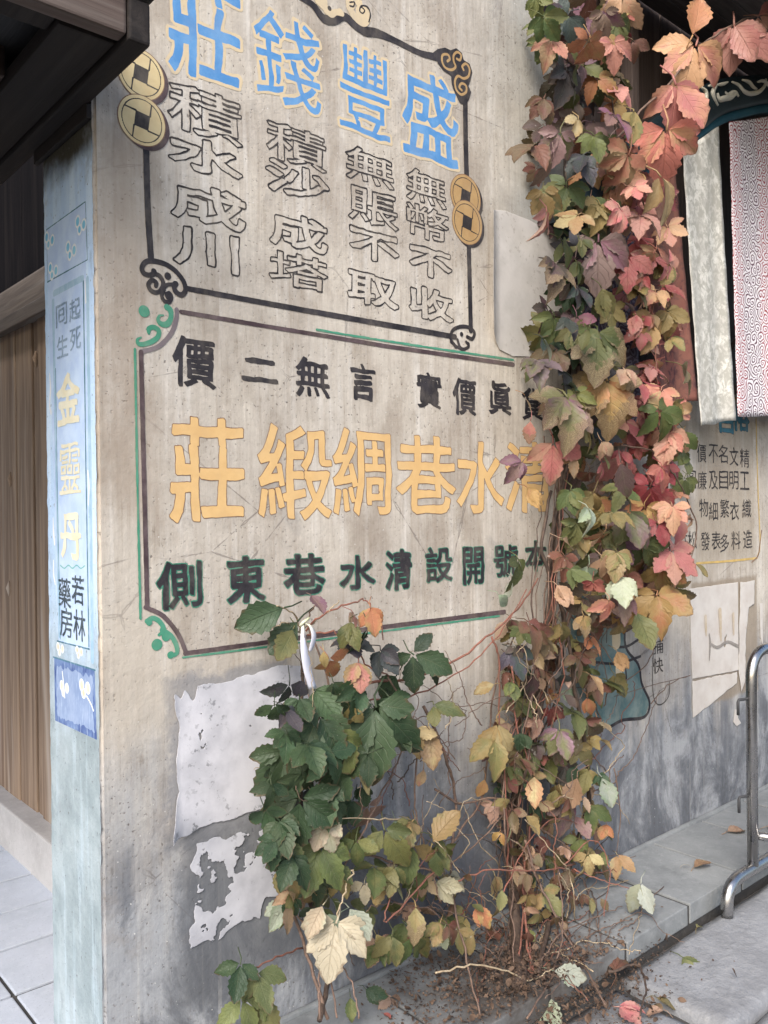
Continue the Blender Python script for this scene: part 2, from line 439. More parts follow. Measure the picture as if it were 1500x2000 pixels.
S_GOLD = side_paint('pale_gold_paint', (0.78, 0.75, 0.60), (0.72, 0.66, 0.47), 0.22)
S_DARK = side_paint('dark_side_paint', (0.035, 0.05, 0.065), (0.07, 0.09, 0.11), 0.25)
S_FADE = side_paint('faded_side_paint', (0.19, 0.27, 0.37), (0.30, 0.40, 0.52), 0.6)
S_PEACH = side_paint('peach_paint', (0.72, 0.52, 0.38), (0.80, 0.68, 0.55), 0.2)
S_GREEN = side_paint('jade_paint', (0.16, 0.40, 0.38), (0.25, 0.48, 0.46), 0.4)

def wood(name, a, b, c, scale=1.0, axis='z', rough=0.75, bump=0.5):
    k = N(name)
    s = {'z': (22, 22, 1.0), 'x': (1.0, 22, 22), 'y': (22, 1.0, 22)}[axis]
    s = tuple(q * scale for q in s)
    oi = k.add('ShaderNodeObjectInfo'); tc = k.add('ShaderNodeTexCoord')
    va = k.add('ShaderNodeVectorMath', operation='ADD'); k.l.new(tc.outputs['Object'], va.inputs[0])
    sc_ = k.math('MULTIPLY', oi.outputs['Random'], 31.0)
    cb = k.add('ShaderNodeCombineXYZ'); [k.l.new(sc_, cb.inputs[i]) for i in range(3)]
    k.l.new(cb.outputs[0], va.inputs[1])
    mp = k.add('ShaderNodeMapping'); k.l.new(va.outputs[0], mp.inputs['Vector']); mp.inputs['Scale'].default_value = s
    g = k.noise(mp.outputs[0], 2.0, 6, 0.65, 0.8)
    mp2 = k.add('ShaderNodeMapping'); k.l.new(va.outputs[0], mp2.inputs['Vector']); mp2.inputs['Scale'].default_value = tuple(q * 0.28 for q in s)
    g2 = k.noise(mp2.outputs[0], 2.0, 4, 0.6, 1.5)
    col = k.mix(k.ramp(g, 0.34, 0.68), a, b)
    col = k.mix(k.math('MULTIPLY', k.ramp(g2, 0.48, 0.70), 0.85), col, c)
    col = k.mix(k.math('MULTIPLY', oi.outputs['Random'], 0.35), col, tuple(q * 0.55 for q in a))
    k.bump(g, bump, 0.004)
    return k.done(col, rough)
W_DOOR = wood('door_wood', (0.36, 0.26, 0.18), (0.15, 0.10, 0.07), (0.46, 0.405, 0.35), 0.45)
W_LINTEL = wood('lintel_wood', (0.13, 0.105, 0.085), (0.075, 0.06, 0.048), (0.20, 0.185, 0.17), axis='y')
W_EAVE = wood('eave_wood_x', (0.07, 0.045, 0.036), (0.04, 0.027, 0.022), (0.10, 0.075, 0.062), axis='x')
W_FASC = wood('fascia_wood', (0.13, 0.095, 0.08), (0.085, 0.06, 0.05), (0.18, 0.15, 0.13), axis='x')
W_BLACK = wood('shaded_recess_wood', (0.012, 0.011, 0.012), (0.008, 0.008, 0.009), (0.018, 0.016, 0.016))  # near-black colour stands for the deep shade above the door lintel
W_BLACK.node_tree.nodes['Principled BSDF'].inputs['Specular IOR Level'].default_value = 0.0
W_EAVEY = wood('eave_wood_y', (0.026, 0.020, 0.017), (0.015, 0.012, 0.011), (0.042, 0.034, 0.03), axis='y')
W_DARK = wood('shop_dark_wood', (0.095, 0.068, 0.056), (0.060, 0.044, 0.038), (0.13, 0.10, 0.088), axis='z')
W_SOFF = wood('soffit_wood', (0.13, 0.115, 0.11), (0.085, 0.075, 0.072), (0.2, 0.19, 0.185), axis='x')
W_TILE = wood('roof_tile', (0.05, 0.05, 0.052), (0.03, 0.03, 0.032), (0.08, 0.08, 0.08), axis='y')

def stone(name, a, b, c, bump=0.4, dist=0.004, sc_=1.0, rough=0.85, dirt=False):
    k = N(name); v = k.coord(); oi = k.add('ShaderNodeObjectInfo')
    n = k.noise(v, 5 * sc_, 6, 0.65); n2 = k.noise(v, 34 * sc_, 4, 0.6); n3 = k.noise(v, 140, 2, 0.6)
    col = k.mix(k.ramp(n, 0.33, 0.68), a, b)
    col = k.mix(k.math('MULTIPLY', k.ramp(n2, 0.5, 0.72), 0.5), col, c)
    col = k.mix(k.math('MULTIPLY', k.ramp(n3, 0.62, 0.72), 0.4), col, tuple(q * 0.35 for q in a))
    col = k.mix(k.math('MULTIPLY', oi.outputs['Random'], 0.22), col, tuple(q * 0.6 for q in b))
    if dirt:
        x, y, z = k.sep(v); c = on_z(1015, 1915, 0.0)
        d = k.math('SQRT', k.math('ADD', k.math('POWER', k.math('MULTIPLY', k.math('SUBTRACT', x, float(c[0])), 0.62), 2.0), k.math('POWER', k.math('SUBTRACT', y, float(c[1])), 2.0)))
        d = k.math('ADD', d, k.math('MULTIPLY', k.math('SUBTRACT', k.noise(v, 9, 6, 0.75), 0.5), 0.55))
        col = k.mix(k.ramp(d, 0.36, 0.06, 0.0, 0.9), col, (0.075, 0.062, 0.052))
        col = k.mix(k.math('MULTIPLY', k.ramp(k.noise(v, 3.2, 6, 0.7), 0.52, 0.66), 0.4), col, tuple(q * 0.55 for q in b))
    k.bump(k.math('ADD', k.math('ADD', n2, k.math('MULTIPLY', n, 1.2)), k.math('MULTIPLY', n3, 0.4)), bump, dist)
    return k.done(col, rough)
M_SLAB = stone('slab_stone', (0.265, 0.275, 0.275), (0.20, 0.21, 0.212), (0.32, 0.325, 0.32), 0.4, 0.004, dirt=True)
M_SLABW = stone('pale_slab_stone', (0.50, 0.535, 0.60), (0.43, 0.465, 0.52), (0.56, 0.59, 0.64), 0.3, 0.003)
M_JOINT = stone('joint_mortar', (0.085, 0.08, 0.075), (0.05, 0.047, 0.044), (0.13, 0.12, 0.11), 0.6, 0.006)
M_ROUGH = stone('rough_stone', (0.30, 0.305, 0.315), (0.225, 0.228, 0.235), (0.37, 0.37, 0.37), 0.55, 0.010, dirt=True)
M_SILL = stone('sill_stone', (0.50, 0.485, 0.475), (0.40, 0.385, 0.375), (0.55, 0.54, 0.53), 0.4, 0.003)
M_SOIL = stone('soil', (0.055, 0.042, 0.034), (0.035, 0.027, 0.022), (0.10, 0.08, 0.062), 1.0, 0.012)

def paper_mat(name, a, b, spot=0.4, spotc=(0.24, 0.24, 0.25)):
    k = N(name); v = k.coord()
    n = k.noise(v, 9, 5, 0.6); n2 = k.noise(v, 46, 5, 0.7); n3 = k.noise(v, 4.5, 3)
    col = k.mix(k.ramp(n, 0.35, 0.68), a, b)
    f = k.math('MULTIPLY', k.ramp(n2, 0.57, 0.63), k.ramp(n3, 0.44, 0.60))
    col = k.mix(k.math('MULTIPLY', f, spot * 2), col, spotc)
    k.bump(k.math('ADD', n, k.math('MULTIPLY', n2, 0.5)), 0.35, 0.003)
    return k.done(col, 0.85)
M_PAPER = paper_mat('white_paper', (0.62, 0.61, 0.635), (0.48, 0.475, 0.50), 0.5)
M_PAPERT = paper_mat('torn_paper_white', (0.53, 0.53, 0.56), (0.40, 0.40, 0.43), 0.6)
M_PAPERB = paper_mat('beige_paper', (0.62, 0.585, 0.545), (0.53, 0.50, 0.46), 0.25, (0.3, 0.26, 0.22))
M_PAPERR = paper_mat('poster_paper', (0.62, 0.58, 0.53), (0.55, 0.50, 0.45), 0.12, (0.45, 0.33, 0.22))
k = N('steel'); v = k.coord()
k.b.inputs['Metallic'].default_value = 1.0
M_STEEL = k.done(k.mix(k.noise(v, 20, 3), (0.52, 0.51, 0.50), (0.40, 0.39, 0.38)), k.ramp(k.noise(v, 30, 3), 0.3, 0.7, 0.20, 0.34))
k = N('dark_iron'); M_IRON = k.done((0.05, 0.05, 0.052), 0.5)

def stem_mat(name, a, b):
    k = N(name); v = k.coord(); n = k.noise(v, 60, 4, 0.6)
    k.bump(n, 0.5, 0.002); return k.done(k.mix(k.ramp(n, 0.35, 0.65), a, b), 0.7)
M_BARK = stem_mat('bark', (0.10, 0.068, 0.05), (0.055, 0.038, 0.03))
M_TWIG = stem_mat('twig', (0.20, 0.13, 0.095), (0.12, 0.08, 0.062))
M_RTWIG = stem_mat('red_twig', (0.26, 0.10, 0.07), (0.17, 0.085, 0.06))
M_STRAW = stem_mat('straw_twig', (0.45, 0.36, 0.24), (0.32, 0.24, 0.15))

def leaf_mat(name, kind):
    k = N(name)
    def attr(nm):
        a = k.add('ShaderNodeAttribute', attribute_type=kind, attribute_name=nm); return a
    ca = attr('tint_a').outputs['Color']; cb = attr('tint_b').outputs['Color']; dec = attr('decay').outputs['Fac']
    uv = k.add('ShaderNodeUVMap'); u, vv, _ = k.sep(uv.outputs[0])
    oi = k.add('ShaderNodeObjectInfo'); v0 = k.coord()
    cbx = k.add('ShaderNodeCombineXYZ'); rr = k.math('MULTIPLY', oi.outputs['Random'], 57.0); [k.l.new(rr, cbx.inputs[i]) for i in range(3)]
    va = k.add('ShaderNodeVectorMath', operation='ADD'); k.l.new(v0, va.inputs[0]); k.l.new(cbx.outputs[0], va.inputs[1]); vec = va.outputs[0]
    n = k.noise(vec, 2.6, 4, 0.6); n2 = k.noise(vec, 9, 4, 0.6)
    au = k.math('ABSOLUTE', k.math('SUBTRACT', k.math('MULTIPLY', u, 2.0), 1.0))
    lv = k.add('ShaderNodeAttribute', attribute_type='GEOMETRY', attribute_name='lv').outputs['Fac']
    f = k.math('ADD', k.math('ADD', k.math('MULTIPLY', n, 1.3), k.math('MULTIPLY', au, 0.25)), k.math('MULTIPLY', k.math('SUBTRACT', lv, 0.5), 0.7))
    col = k.mix(k.ramp(f, 0.52, 0.95), ca, cb)
    col = k.mix(k.math('MULTIPLY', k.ramp(n2, 0.54, 0.75), 0.35), col, k.mix(1.0, col, (0.45, 0.35, 0.25), 'MULTIPLY'))
    # veins
    mid = k.ramp(au, 0.055, 0.02)
    fr = k.math('FRACT', k.math('SUBTRACT', k.math('MULTIPLY', vv, 7.0), k.math('MULTIPLY', au, 2.1)))
    sv = k.ramp(k.math('ABSOLUTE', k.math('SUBTRACT', fr, 0.5)), 0.10, 0.02)
    vein = k.math('MAXIMUM', mid, k.math('MULTIPLY', sv, 0.55))
    lite = k.mix(1.0, col, (0.05, 0.045, 0.03), 'ADD')
    dk = k.mix(1.0, col, (0.72, 0.70, 0.66), 'MULTIPLY')
    col = k.mix(k.math('MULTIPLY', vein, 0.65), col, k.mix(k.ramp(oi.outputs['Random'], 0.45, 0.55), lite, dk))
    # lacy decay towards the tip and margin
    lace = k.vor(k.coord((1, 1, 1)), 34.0, 'DISTANCE_TO_EDGE')
    dz = k.ramp(k.math('ADD', k.math('ADD', vv, k.math('MULTIPLY', au, 0.25)), k.math('MULTIPLY', k.math('SUBTRACT', n2, 0.5), 0.6)), k.math('SUBTRACT', 1.2, dec), k.math('SUBTRACT', 1.3, dec))
    lc = k.mix(k.ramp(k.math('MINIMUM', lace, k.math('SUBTRACT', 0.25, k.math('MULTIPLY', vein, 0.24))), 0.03, 0.075), (0.36, 0.28, 0.16), (0.19, 0.13, 0.08))
    col = k.mix(k.math('MULTIPLY', dz, 0.75), col, lc)
    # brown dead margins and spots
    dm = k.ramp(k.math('ADD', k.math('ADD', k.math('MULTIPLY', au, 0.5), k.math('MULTIPLY', vv, 0.35)), k.math('MULTIPLY', k.noise(vec, 5.0, 5, 0.7), 0.9)), 1.10, 1.24)
    col = k.mix(k.math('MULTIPLY', dm, 0.6), col, (0.12, 0.07, 0.04))
    # dust specks
    ds = k.ramp(k.noise(vec, 60.0, 1), 0.72, 0.76)
    col = k.mix(k.math('MULTIPLY', ds, 0.45), col, (0.5, 0.48, 0.42))
    geo = k.add('ShaderNodeNewGeometry')
    col = k.mix(k.math('MULTIPLY', geo.outputs['Backfacing'], 0.35), col, (0.40, 0.42, 0.30))
    k.bump(k.math('ADD', k.math('MULTIPLY', vein, -1.0), k.math('MULTIPLY', n2, 0.9)), 0.55, 0.004)
    k.done(col, k.ramp(n2, 0.3, 0.7, 0.42, 0.62)); k.b.inputs['Specular IOR Level'].default_value = 0.35
    tr = k.add('ShaderNodeBsdfTranslucent'); k.l.new(col, tr.inputs['Color'])
    mx = k.add('ShaderNodeMixShader'); mx.inputs[0].default_value = 0.22
    k.l.new(k.b.outputs[0], mx.inputs[1]); k.l.new(tr.outputs[0], mx.inputs[2]); k.l.new(mx.outputs[0], k.out.inputs['Surface'])
    return k.m
M_LEAF = leaf_mat('leaf', 'OBJECT'); M_LEAFG = leaf_mat('massed_leaf', 'GEOMETRY')

# ================================================================== THE SETTING
def structure(o): o['kind'] = 'structure'; return o
structure(mesh_obj('ground', [(-60, -60, -.14), (60, -60, -.14), (60, 60, -.14), (-60, 60, -.14)], [(0, 1, 2, 3)], M_JOINT))
KERB_Y = -0.406; ROAD_Z = -0.062
# pavement bed (mortar) with single slabs on it
pav = structure(box('pavement', -3.2, 6.2, KERB_Y + 0.012, 5.0, -0.135, -0.0075, M_JOINT, bevel=0))
def slab(name, x0, x1, y0, y1, z0, z1, mat, parent, bev=0.004, gap=0.0075, tilt=0.001):
    o = box(name, x0 + gap, x1 - gap, y0 + gap, y1 - gap, z0, z1, mat, parent, bev, jit=tilt)
    return o
xj = 1.556 - 0.3875 * 5
while xj < 5.2:
    slab('paving_slab', xj, xj + 0.3875, KERB_Y, -0.012, -0.07, 0.0 + random.uniform(-.002, .002), M_SLAB, pav)
    xj += 0.3875
# the low skirting mortar where slabs meet the wall
k_ = box('mortar_fillet', 0.0, 5.2, -0.022, -0.001, -0.05, 0.012, M_SLAB, pav, 0.008)
# lane in front of the plank door
yj = 0.30; rows = [0.30, 0.62, 0.905, 1.17, 1.436, 1.75, 2.1, 2.45, 2.8]
for a, b in zip(rows[:-1], rows[1:]):
    offs = random.uniform(-.02, .02)
    for xa, xb in ((-2.0, -1.0), (-1.0, -0.012), (-0.012 + offs * 0, 0.375)):
        slab('paving_slab', xa, xb, a, b, -0.07, random.uniform(-.002, .002), M_SLABW, pav, gap=0.006)
slab('paving_slab', -0.40, -0.012, -0.012, 0.30, -0.07, 0.0, M_SLABW, pav)
# road of rough stone slabs
road = structure(box('road', -6, 8, -6.0, KERB_Y + 0.010, -0.137, ROAD_Z - 0.045, M_JOINT, bevel=0))
def rough_slab(x0, x1, y0, y1, top, amp=0.006, seed=0):
    nx = max(4, int((x1 - x0) / 0.03)); ny = max(4, int((y1 - y0) / 0.03))
    V = []; F = []
    for j in range(ny + 1):
        for i in range(nx + 1):
            x = x0 + (x1 - x0) * i / nx; y = y0 + (y1 - y0) * j / ny
            e = min(i, nx - i, j, ny - j)
            z = top + amp * float(fnoise(np.array(x + seed), np.array(y - seed), 7.0, 4)) - (0.012 if e == 0 else 0)
            if e == 0:
                x += 0.010 * float(fnoise(np.array(x * 3 + seed), np.array(y * 3.), 3.0, 3)); y += 0.010 * float(fnoise(np.array(y * 3.), np.array(x * 3. + seed), 3.0, 3))
            V.append((x, y, z))
    for j in range(ny):
        for i in range(nx):
            a = j * (nx + 1) + i; F.append((a, a + 1, a + nx + 2, a + nx + 1))
    loop = [i for i in range(nx + 1)] + [j * (nx + 1) + nx for j in range(1, ny + 1)] + [ny * (nx + 1) + i for i in range(nx - 1, -1, -1)] + [j * (nx + 1) for j in range(ny - 1, 0, -1)]
    b0 = len(V)
    for q in loop: V.append((V[q][0], V[q][1], top - 0.07))
    n = len(loop)
    for q in range(n): F.append((loop[q], b0 + q, b0 + (q + 1) % n, loop[(q + 1) % n]))
    return mesh_obj('stone_slab', V, F, M_ROUGH, road, True)
sx = on_z(1392, 1990, ROAD_Z)[0]; sy = on_z(1470, 1973, ROAD_Z)[1]
sx = min(sx, on_z(1225, 1906, ROAD_Z)[0] + 0.05)
rough_slab(sx, sx + 1.9, sy, KERB_Y - 0.028, ROAD_Z, seed=1)
rough_slab(sx + 1.93, sx + 3.6, sy, KERB_Y - 0.028, ROAD_Z, seed=2)
rough_slab(sx - 1.4, sx + 0.8, sy - 0.65, sy - 0.02, ROAD_Z - .006, seed=3)
rough_slab(sx + 0.83, sx + 2.8, sy - 0.65, sy - 0.02, ROAD_Z - .004, seed=4)
rough_slab(sx - 1.9, sx - 0.03, sy, KERB_Y - 0.028, ROAD_Z - 0.022, seed=5)

# ================================================================== PLASTER WALL
wall = thing('plaster_wall', 'weathered beige plaster wall corner painted with large Chinese shop lettering', 'wall')
OPX = 1.80; OPZ = 1.925; WT = 0.335
bm = bmesh.new()
prof = [(0.0, -0.12), (5.6, -0.12), (5.6, OPZ), (OPX, OPZ), (OPX, 4.3), (0.0, 4.3)]
f0 = [bm.verts.new((x, 0.0, z)) for x, z in prof]; f1 = [bm.verts.new((x, WT, z)) for x, z in prof]
bm.faces.new(f0); bm.faces.new(f1[::-1])
for i in range(len(prof)):
    j = (i + 1) % len(prof); bm.faces.new((f0[j], f0[i], f1[i], f1[j]))
bmesh.ops.recalc_face_normals(bm, faces=bm.faces[:])
bmesh.ops.bevel(bm, geom=[e for e in bm.edges if abs(e.verts[0].co.x - e.verts[1].co.x) < 1e-4 and e.verts[0].co.x < 0.01], offset=0.008, segments=3, affect='EDGES')
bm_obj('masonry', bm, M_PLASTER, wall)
# blue painted end face: ragged where the two washes meet at the corner
PF = 0.0003
def face_field(U, V):
    d = poly_sdf(U, V, [(-WT + 0.004, 0.004), (-0.006, 0.004), (-0.006, 2.345), (-WT + 0.004, 2.345)])
    return d + 0.006 * fnoise(U, V, 35, 3) + 0.001
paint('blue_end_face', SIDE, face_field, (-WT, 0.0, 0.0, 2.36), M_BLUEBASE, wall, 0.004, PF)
LAYER[0] = 0.0006

# ---------------------------------------------------------------- Chinese characters as brushed paint
_glyph = {}
def glyph(ch):
    if ch in _glyph: return _glyph[ch]
    cu = bpy.data.curves.new('g', 'FONT'); cu.body = ch; cu.resolution_u = 3; cu.dimensions = '2D'; cu.fill_mode = 'BOTH'
    ob = bpy.data.objects.new('g', cu); C.objects.link(ob)
    dg = bpy.context.evaluated_depsgraph_get(); dg.update()
    me = bpy.data.meshes.new_from_object(ob.evaluated_get(dg))
    me.calc_loop_triangles()
    v = np.array([q.co[:2] for q in me.vertices]); t = np.array([lt.vertices[:] for lt in me.loop_triangles])
    cnt = {}
    for tri in t:
        for a, b in ((0, 1), (1, 2), (2, 0)):
            e = tuple(sorted((tri[a], tri[b]))); cnt[e] = cnt.get(e, 0) + 1
    E = np.array([e for e, c in cnt.items() if c == 1])
    # normalise to the unit box
    lo, hi = v.min(0), v.max(0)
    v = (v - (lo + hi) / 2) / (hi - lo + 1e-9)
    bpy.data.objects.remove(ob); bpy.data.meshes.remove(me); bpy.data.curves.remove(cu)
    _glyph[ch] = (v, t, E); return _glyph[ch]
def glyph_sdf(ch, U, V, w, h):
    v, t, E = glyph(ch)
    P = v * np.array([w, h])
    D = np.full(U.shape, 1e9)
    for a, b in E: D = np.minimum(D, seg_dist(U, V, P[a], P[b]))
    ins = np.zeros(U.shape, bool)
    for tri in t:
        a, b, c = P[tri[0]], P[tri[1]], P[tri[2]]
        s1 = (b[0] - a[0]) * (V - a[1]) - (b[1] - a[1]) * (U - a[0])
        s2 = (c[0] - b[0]) * (V - b[1]) - (c[1] - b[1]) * (U - b[0])
        s3 = (a[0] - c[0]) * (V - c[1]) - (a[1] - c[1]) * (U - c[0])
        ins |= ((s1 >= 0) & (s2 >= 0) & (s3 >= 0)) | ((s1 <= 0) & (s2 <= 0) & (s3 <= 0))
    return np.where(ins, -D, D)
def character(ch, cx, cy, w, h, plane, fill, bold=0.0, edge=None, edge_w=0.0, outline=False, parent=None, res=0.0017, brush=1.0):
    """fill: paint of the strokes; edge: paint of a rim of width edge_w (m) lying beneath or around; outline: only contour lines"""
    if parent is None: parent = wall
    c = plane.uv(cx, cy)
    a = plane.uv(cx - w / 2, cy); b = plane.uv(cx + w / 2, cy); d = plane.uv(cx, cy - h / 2); e = plane.uv(cx, cy + h / 2)
    W = abs(b[0] - a[0]); H = abs(d[1] - e[1])
    cc = np.array([(a[0] + b[0]) / 2, (d[1] + e[1]) / 2])
    pad = bold + edge_w + 0.012
    us = np.arange(-W / 2 - pad, W / 2 + pad, res); vs = np.arange(-H / 2 - pad, H / 2 + pad, res)
    U, V = np.meshgrid(us, vs)
    sd = random.uniform(0, 90)
    # hand-made wobble of the strokes
    wob = 0.022 * brush * min(W, H)
    Uw = U + wob * fnoise(U + sd, V, 6.0 / min(W, H) * 0.6, 2); Vw = V + wob * fnoise(U, V + sd, 6.0 / min(W, H) * 0.6, 2)
    S = glyph_sdf(ch, Uw, Vw, W - 2 * bold, H - 2 * bold)
    if bold > 0 and not outline:
        n_ = int(round(bold * .6 / res)); S0 = S
        for j_ in range(-n_, n_ + 1):
            S = np.minimum(S, np.roll(np.roll(S0, j_, 1), -int(round(.55 * j_)), 0))
        S = S + .5 * bold
        flake = fnoise(U + sd, V * .8, 42.0, 4)
        S = np.maximum(S, (0.0 - (0.66 - flake)) * 0.012)
    S = S - bold * (1.0 + 0.55 * brush * fnoise(U + sd, V - sd, 30.0, 2) + 0.5 * brush * (V / H * 0)) + 0.0008 * fnoise(U, V, 160.0, 2)
    def emit(name, F, mat, par):
        vv, ff = march(F, us, vs)
        if not ff: return None
        LAYER[0] += 0.000004
        return mesh_obj(name, [plane.to(u + cc[0], v + cc[1], LAYER[0]) for u, v in vv], ff, mat, par)
    if outline:
        return emit('painted_character', np.abs(S) - outline * (1 + 0.5 * fnoise(U + sd, V, 40, 2)), fill, parent)
    rim = None
    if edge is not None:
        LAYER[0] += 0.000004
        Fr = np.minimum(S - edge_w * (1 + 0.35 * fnoise(U - sd, V + sd, 40.0, 2)), 1e9)
        vv, ff = march(Fr, us, vs); rv = [plane.to(u + cc[0], v + cc[1], LAYER[0]) for u, v in vv]
    LAYER[0] += 0.00002 if edge is not None else 0
    o = emit('painted_character', S, fill, parent)
    if edge is not None: mesh_obj('painted_rim', rv, ff, edge, o if o is not None else parent)
    return o
# upper board: four blue characters with cream rims
for ch, x, y, w, h in (('莊', 398, 52, 142, 208), ('錢', 561, 120, 128, 172), ('豐', 713, 180, 98, 165), ('盛', 840, 228, 106, 168)):
    character(ch, x, y, w, h, MAIN, P_BLUE, 0.0030 if ch not in '豐錢' else 0.0014, P_CREAM, 0.0085, brush=1.9)
# sixteen characters drawn in outline
OUT = [('積', 400, 222, 146, 92), ('水', 402, 306, 146, 66), ('成', 406, 402, 148, 76), ('川', 402, 488, 130, 78),
       ('積', 578, 285, 118, 74), ('沙', 580, 354, 122, 64), ('成', 583, 454, 114, 68), ('塔', 583, 530, 114, 66),
       ('無', 722, 327, 94, 64), ('賬', 729, 407, 97, 68), ('不', 730, 482, 97, 58), ('取', 728, 566, 98, 62),
       ('無', 832, 367, 78, 64), ('幣', 835, 436, 82, 64), ('不', 840, 514, 84, 56), ('收', 842, 594, 86, 62)]
for ch, x, y, w, h in OUT:
    character(ch, x, y, w, h, MAIN, P_LINE, 0.0052 if ch not in '積無賬幣塔' else 0.0026, outline=0.0021, res=0.0014, brush=1.5)
# lower board
for ch, x, y, w, h in (('價', 378, 708, 84, 98), ('二', 507, 724, 72, 46), ('無', 610, 738, 66, 76), ('言', 709, 746, 50, 74), ('實', 838, 763, 48, 70), ('價', 907, 775, 46, 70), ('眞', 976, 778, 44, 64), ('貨', 1040, 790, 42, 62)):
    character(ch, x, y, w, h, MAIN, P_BLACK, 0.0034 if ch in '二言' else 0.0017, brush=1.7)
for ch, x, y, w, h in (('莊', 405, 918, 146, 204), ('緞', 575, 922, 142, 182), ('綢', 706, 922, 114, 170), ('巷', 832, 928, 117, 154), ('水', 938, 933, 94, 142), ('清', 1032, 932, 92, 136)):
    character(ch, x, y, w, h, MAIN, P_GOLD, 0.0016 if ch in '緞綢' else 0.0040, P_GOLDL, 0.0019, brush=1.4)
for ch, x, y, w, h in (('側', 350, 1142, 88, 90), ('東', 480, 1132, 76, 92), ('巷', 594, 1122, 80, 80), ('水', 698, 1118, 70, 68), ('清', 778, 1113, 52, 78), ('設', 857, 1103, 52, 68), ('開', 924, 1105, 40, 72), ('號', 988, 1095, 46, 62), ('本', 1046, 1086, 42, 58)):
    character(ch, x, y, w, h, MAIN, P_BLACK, 0.0034 if ch in '東巷水清' else 0.0016, P_DGREEN, 0.0026, brush=1.7)
# shop mural right of the vine
for row in ((('價', 1370, 885), ('不', 1393, 886), ('名', 1412, 887), ('文', 1433, 892), ('精', 1454, 895)),
            (('圓', 1350, 937), ('廉', 1371, 938), ('及', 1393, 938), ('目', 1413, 938), ('明', 1433, 938), ('工', 1454, 939)),
            (('物', 1374, 992), ('細', 1393, 998), ('繁', 1415, 993), ('衣', 1434, 998), ('織', 1458, 993)),
            (('共', 1334, 1055), ('松', 1352, 1055), ('發', 1377, 1057), ('表', 1398, 1056), ('多', 1415, 1060), ('料', 1437, 1055), ('造', 1460, 1053))):
    for ch, x, y in row: character(ch, x, y, 18, 36, MAIN, P_LINE, 0.0004, brush=1.9, res=0.0022)
for ch, x, y in (('裕', 1446, 816), ('召', 1416, 820)): character(ch, x, y, 34, 52, MAIN, P_BLUE2, 0.003, P_LINE, 0.0016, brush=1.4, res=0.003)
for ch, x, y in (('捕', 1285, 1262), ('快', 1285, 1300)): character(ch, x, y, 20, 30, MAIN, P_LINE, 0.0004, brush=1.6, res=0.0024)
# end face: 金靈丹, and the faded and dark small writing
for ch, x, y, w, h in (('金', 134, 778, 46, 100), ('靈', 138, 915, 42, 100), ('丹', 140, 1048, 42, 92)):
    character(ch, x, y, w, h, SIDE, S_GOLD, 0.0036 if ch != '靈' else 0.0012, brush=1.9)
for ch, x, y in (('起', 147, 604), ('死', 148, 662), ('囘', 121, 615), ('生', 123, 676)):
    character(ch, x, y, 22, 44, SIDE, S_FADE, 0.0010, brush=1.6)
for ch, x, y, h in (('若', 153, 1152, 58), ('林', 156, 1222, 62), ('藥', 127, 1158, 58), ('房', 130, 1216, 58)):
    character(ch, x, y, 24, h, SIDE, S_DARK, 0.0009, brush=1.6)

# ---------------------------------------------------------------- painted frames, scrolls, coins on the main wall
def q(sc_, ox, oy, pts): return [(ox + x / sc_, oy + y / sc_) for x, y in pts]
strokes('painted_frame', MAIN, [
    ([(285, 288), (288, 400), (294, 502)], 12), ([(362, 563), (600, 607), (888, 658)], 10),
    ([(908, 190), (909, 270), (911, 350)], 12), ([(915, 478), (917, 560), (919, 645)], 11),
    (q(4.1667, 600, 0, [(-130, -60), (0, 10), (60, 60), (130, 150), (210, 165), (300, 135), (380, 200), (470, 255), (560, 268), (700, 325), (900, 425), (1040, 465)]), [10, 12, 14, 16, 17, 15, 16, 18, 16, 12, 11, 13])],
    P_BLACK, wall, rough=0.0008)
o = paint('painted_scroll', MAIN, (lambda PP: (lambda U, V: poly_sdf(U, V, PP)))(px_poly(MAIN, q(4.1667, 600, 0, [(1020, 430), (1060, 400), (1120, 388), (1165, 410), (1210, 393), (1255, 430), (1272, 490), (1320, 520), (1342, 590), (1325, 660), (1310, 700), (1332, 750), (1315, 810), (1285, 860), (1240, 840), (1200, 760), (1175, 690), (1168, 615), (1110, 580), (1060, 515)]))), bbox(px_poly(MAIN, [(840, 80), (930, 220)]), .02), P_BLACK, wall)
strokes('scroll_line', MAIN, [
    (q(4.1667, 600, 0, [(1138, 500), (1158, 480), (1140, 445), (1100, 450), (1095, 500), (1120, 550), (1170, 570), (1205, 545), (1190, 500), (1190, 450), (1220, 425), (1250, 450), (1240, 490), (1215, 480)]), 4.5),
    (q(4.1667, 600, 0, [(1270, 570), (1260, 540), (1290, 520), (1318, 560), (1310, 620), (1270, 640), (1225, 620), (1200, 660), (1210, 730), (1250, 770), (1290, 750), (1290, 700), (1255, 680), (1235, 710), (1255, 735)]), 4.5)], P_COIN2, o, rough=0.0005)
o = strokes('painted_cloud', MAIN, [(q(4.1667, 600, 0, [(80, 10), (130, 60), (190, 120), (230, 100), (280, 110)]), 11), (q(4.1667, 600, 0, [(340, 60), (380, 130), (450, 180), (490, 150), (480, 90), (440, 70)]), [14, 15, 17, 14, 11, 9])], P_CREAM, wall,
            dots=[(629, 3, 12), (638, 20, 9), (646, 26, 8), (664, 24, 7), (684, 8, 11), (705, 25, 13), (713, 38, 9), (700, 5, 9)])
strokes('scroll_line', MAIN, [(q(4.1667, 600, 0, [(345, 20), (380, 20), (375, 55), (345, 50)]), 3), (q(4.1667, 600, 0, [(440, 60), (465, 85), (450, 110), (425, 90), (440, 50), (490, 60), (512, 120), (500, 180)]), 3)], P_BLACK, o, dots=[(643, 17, 4.5)])
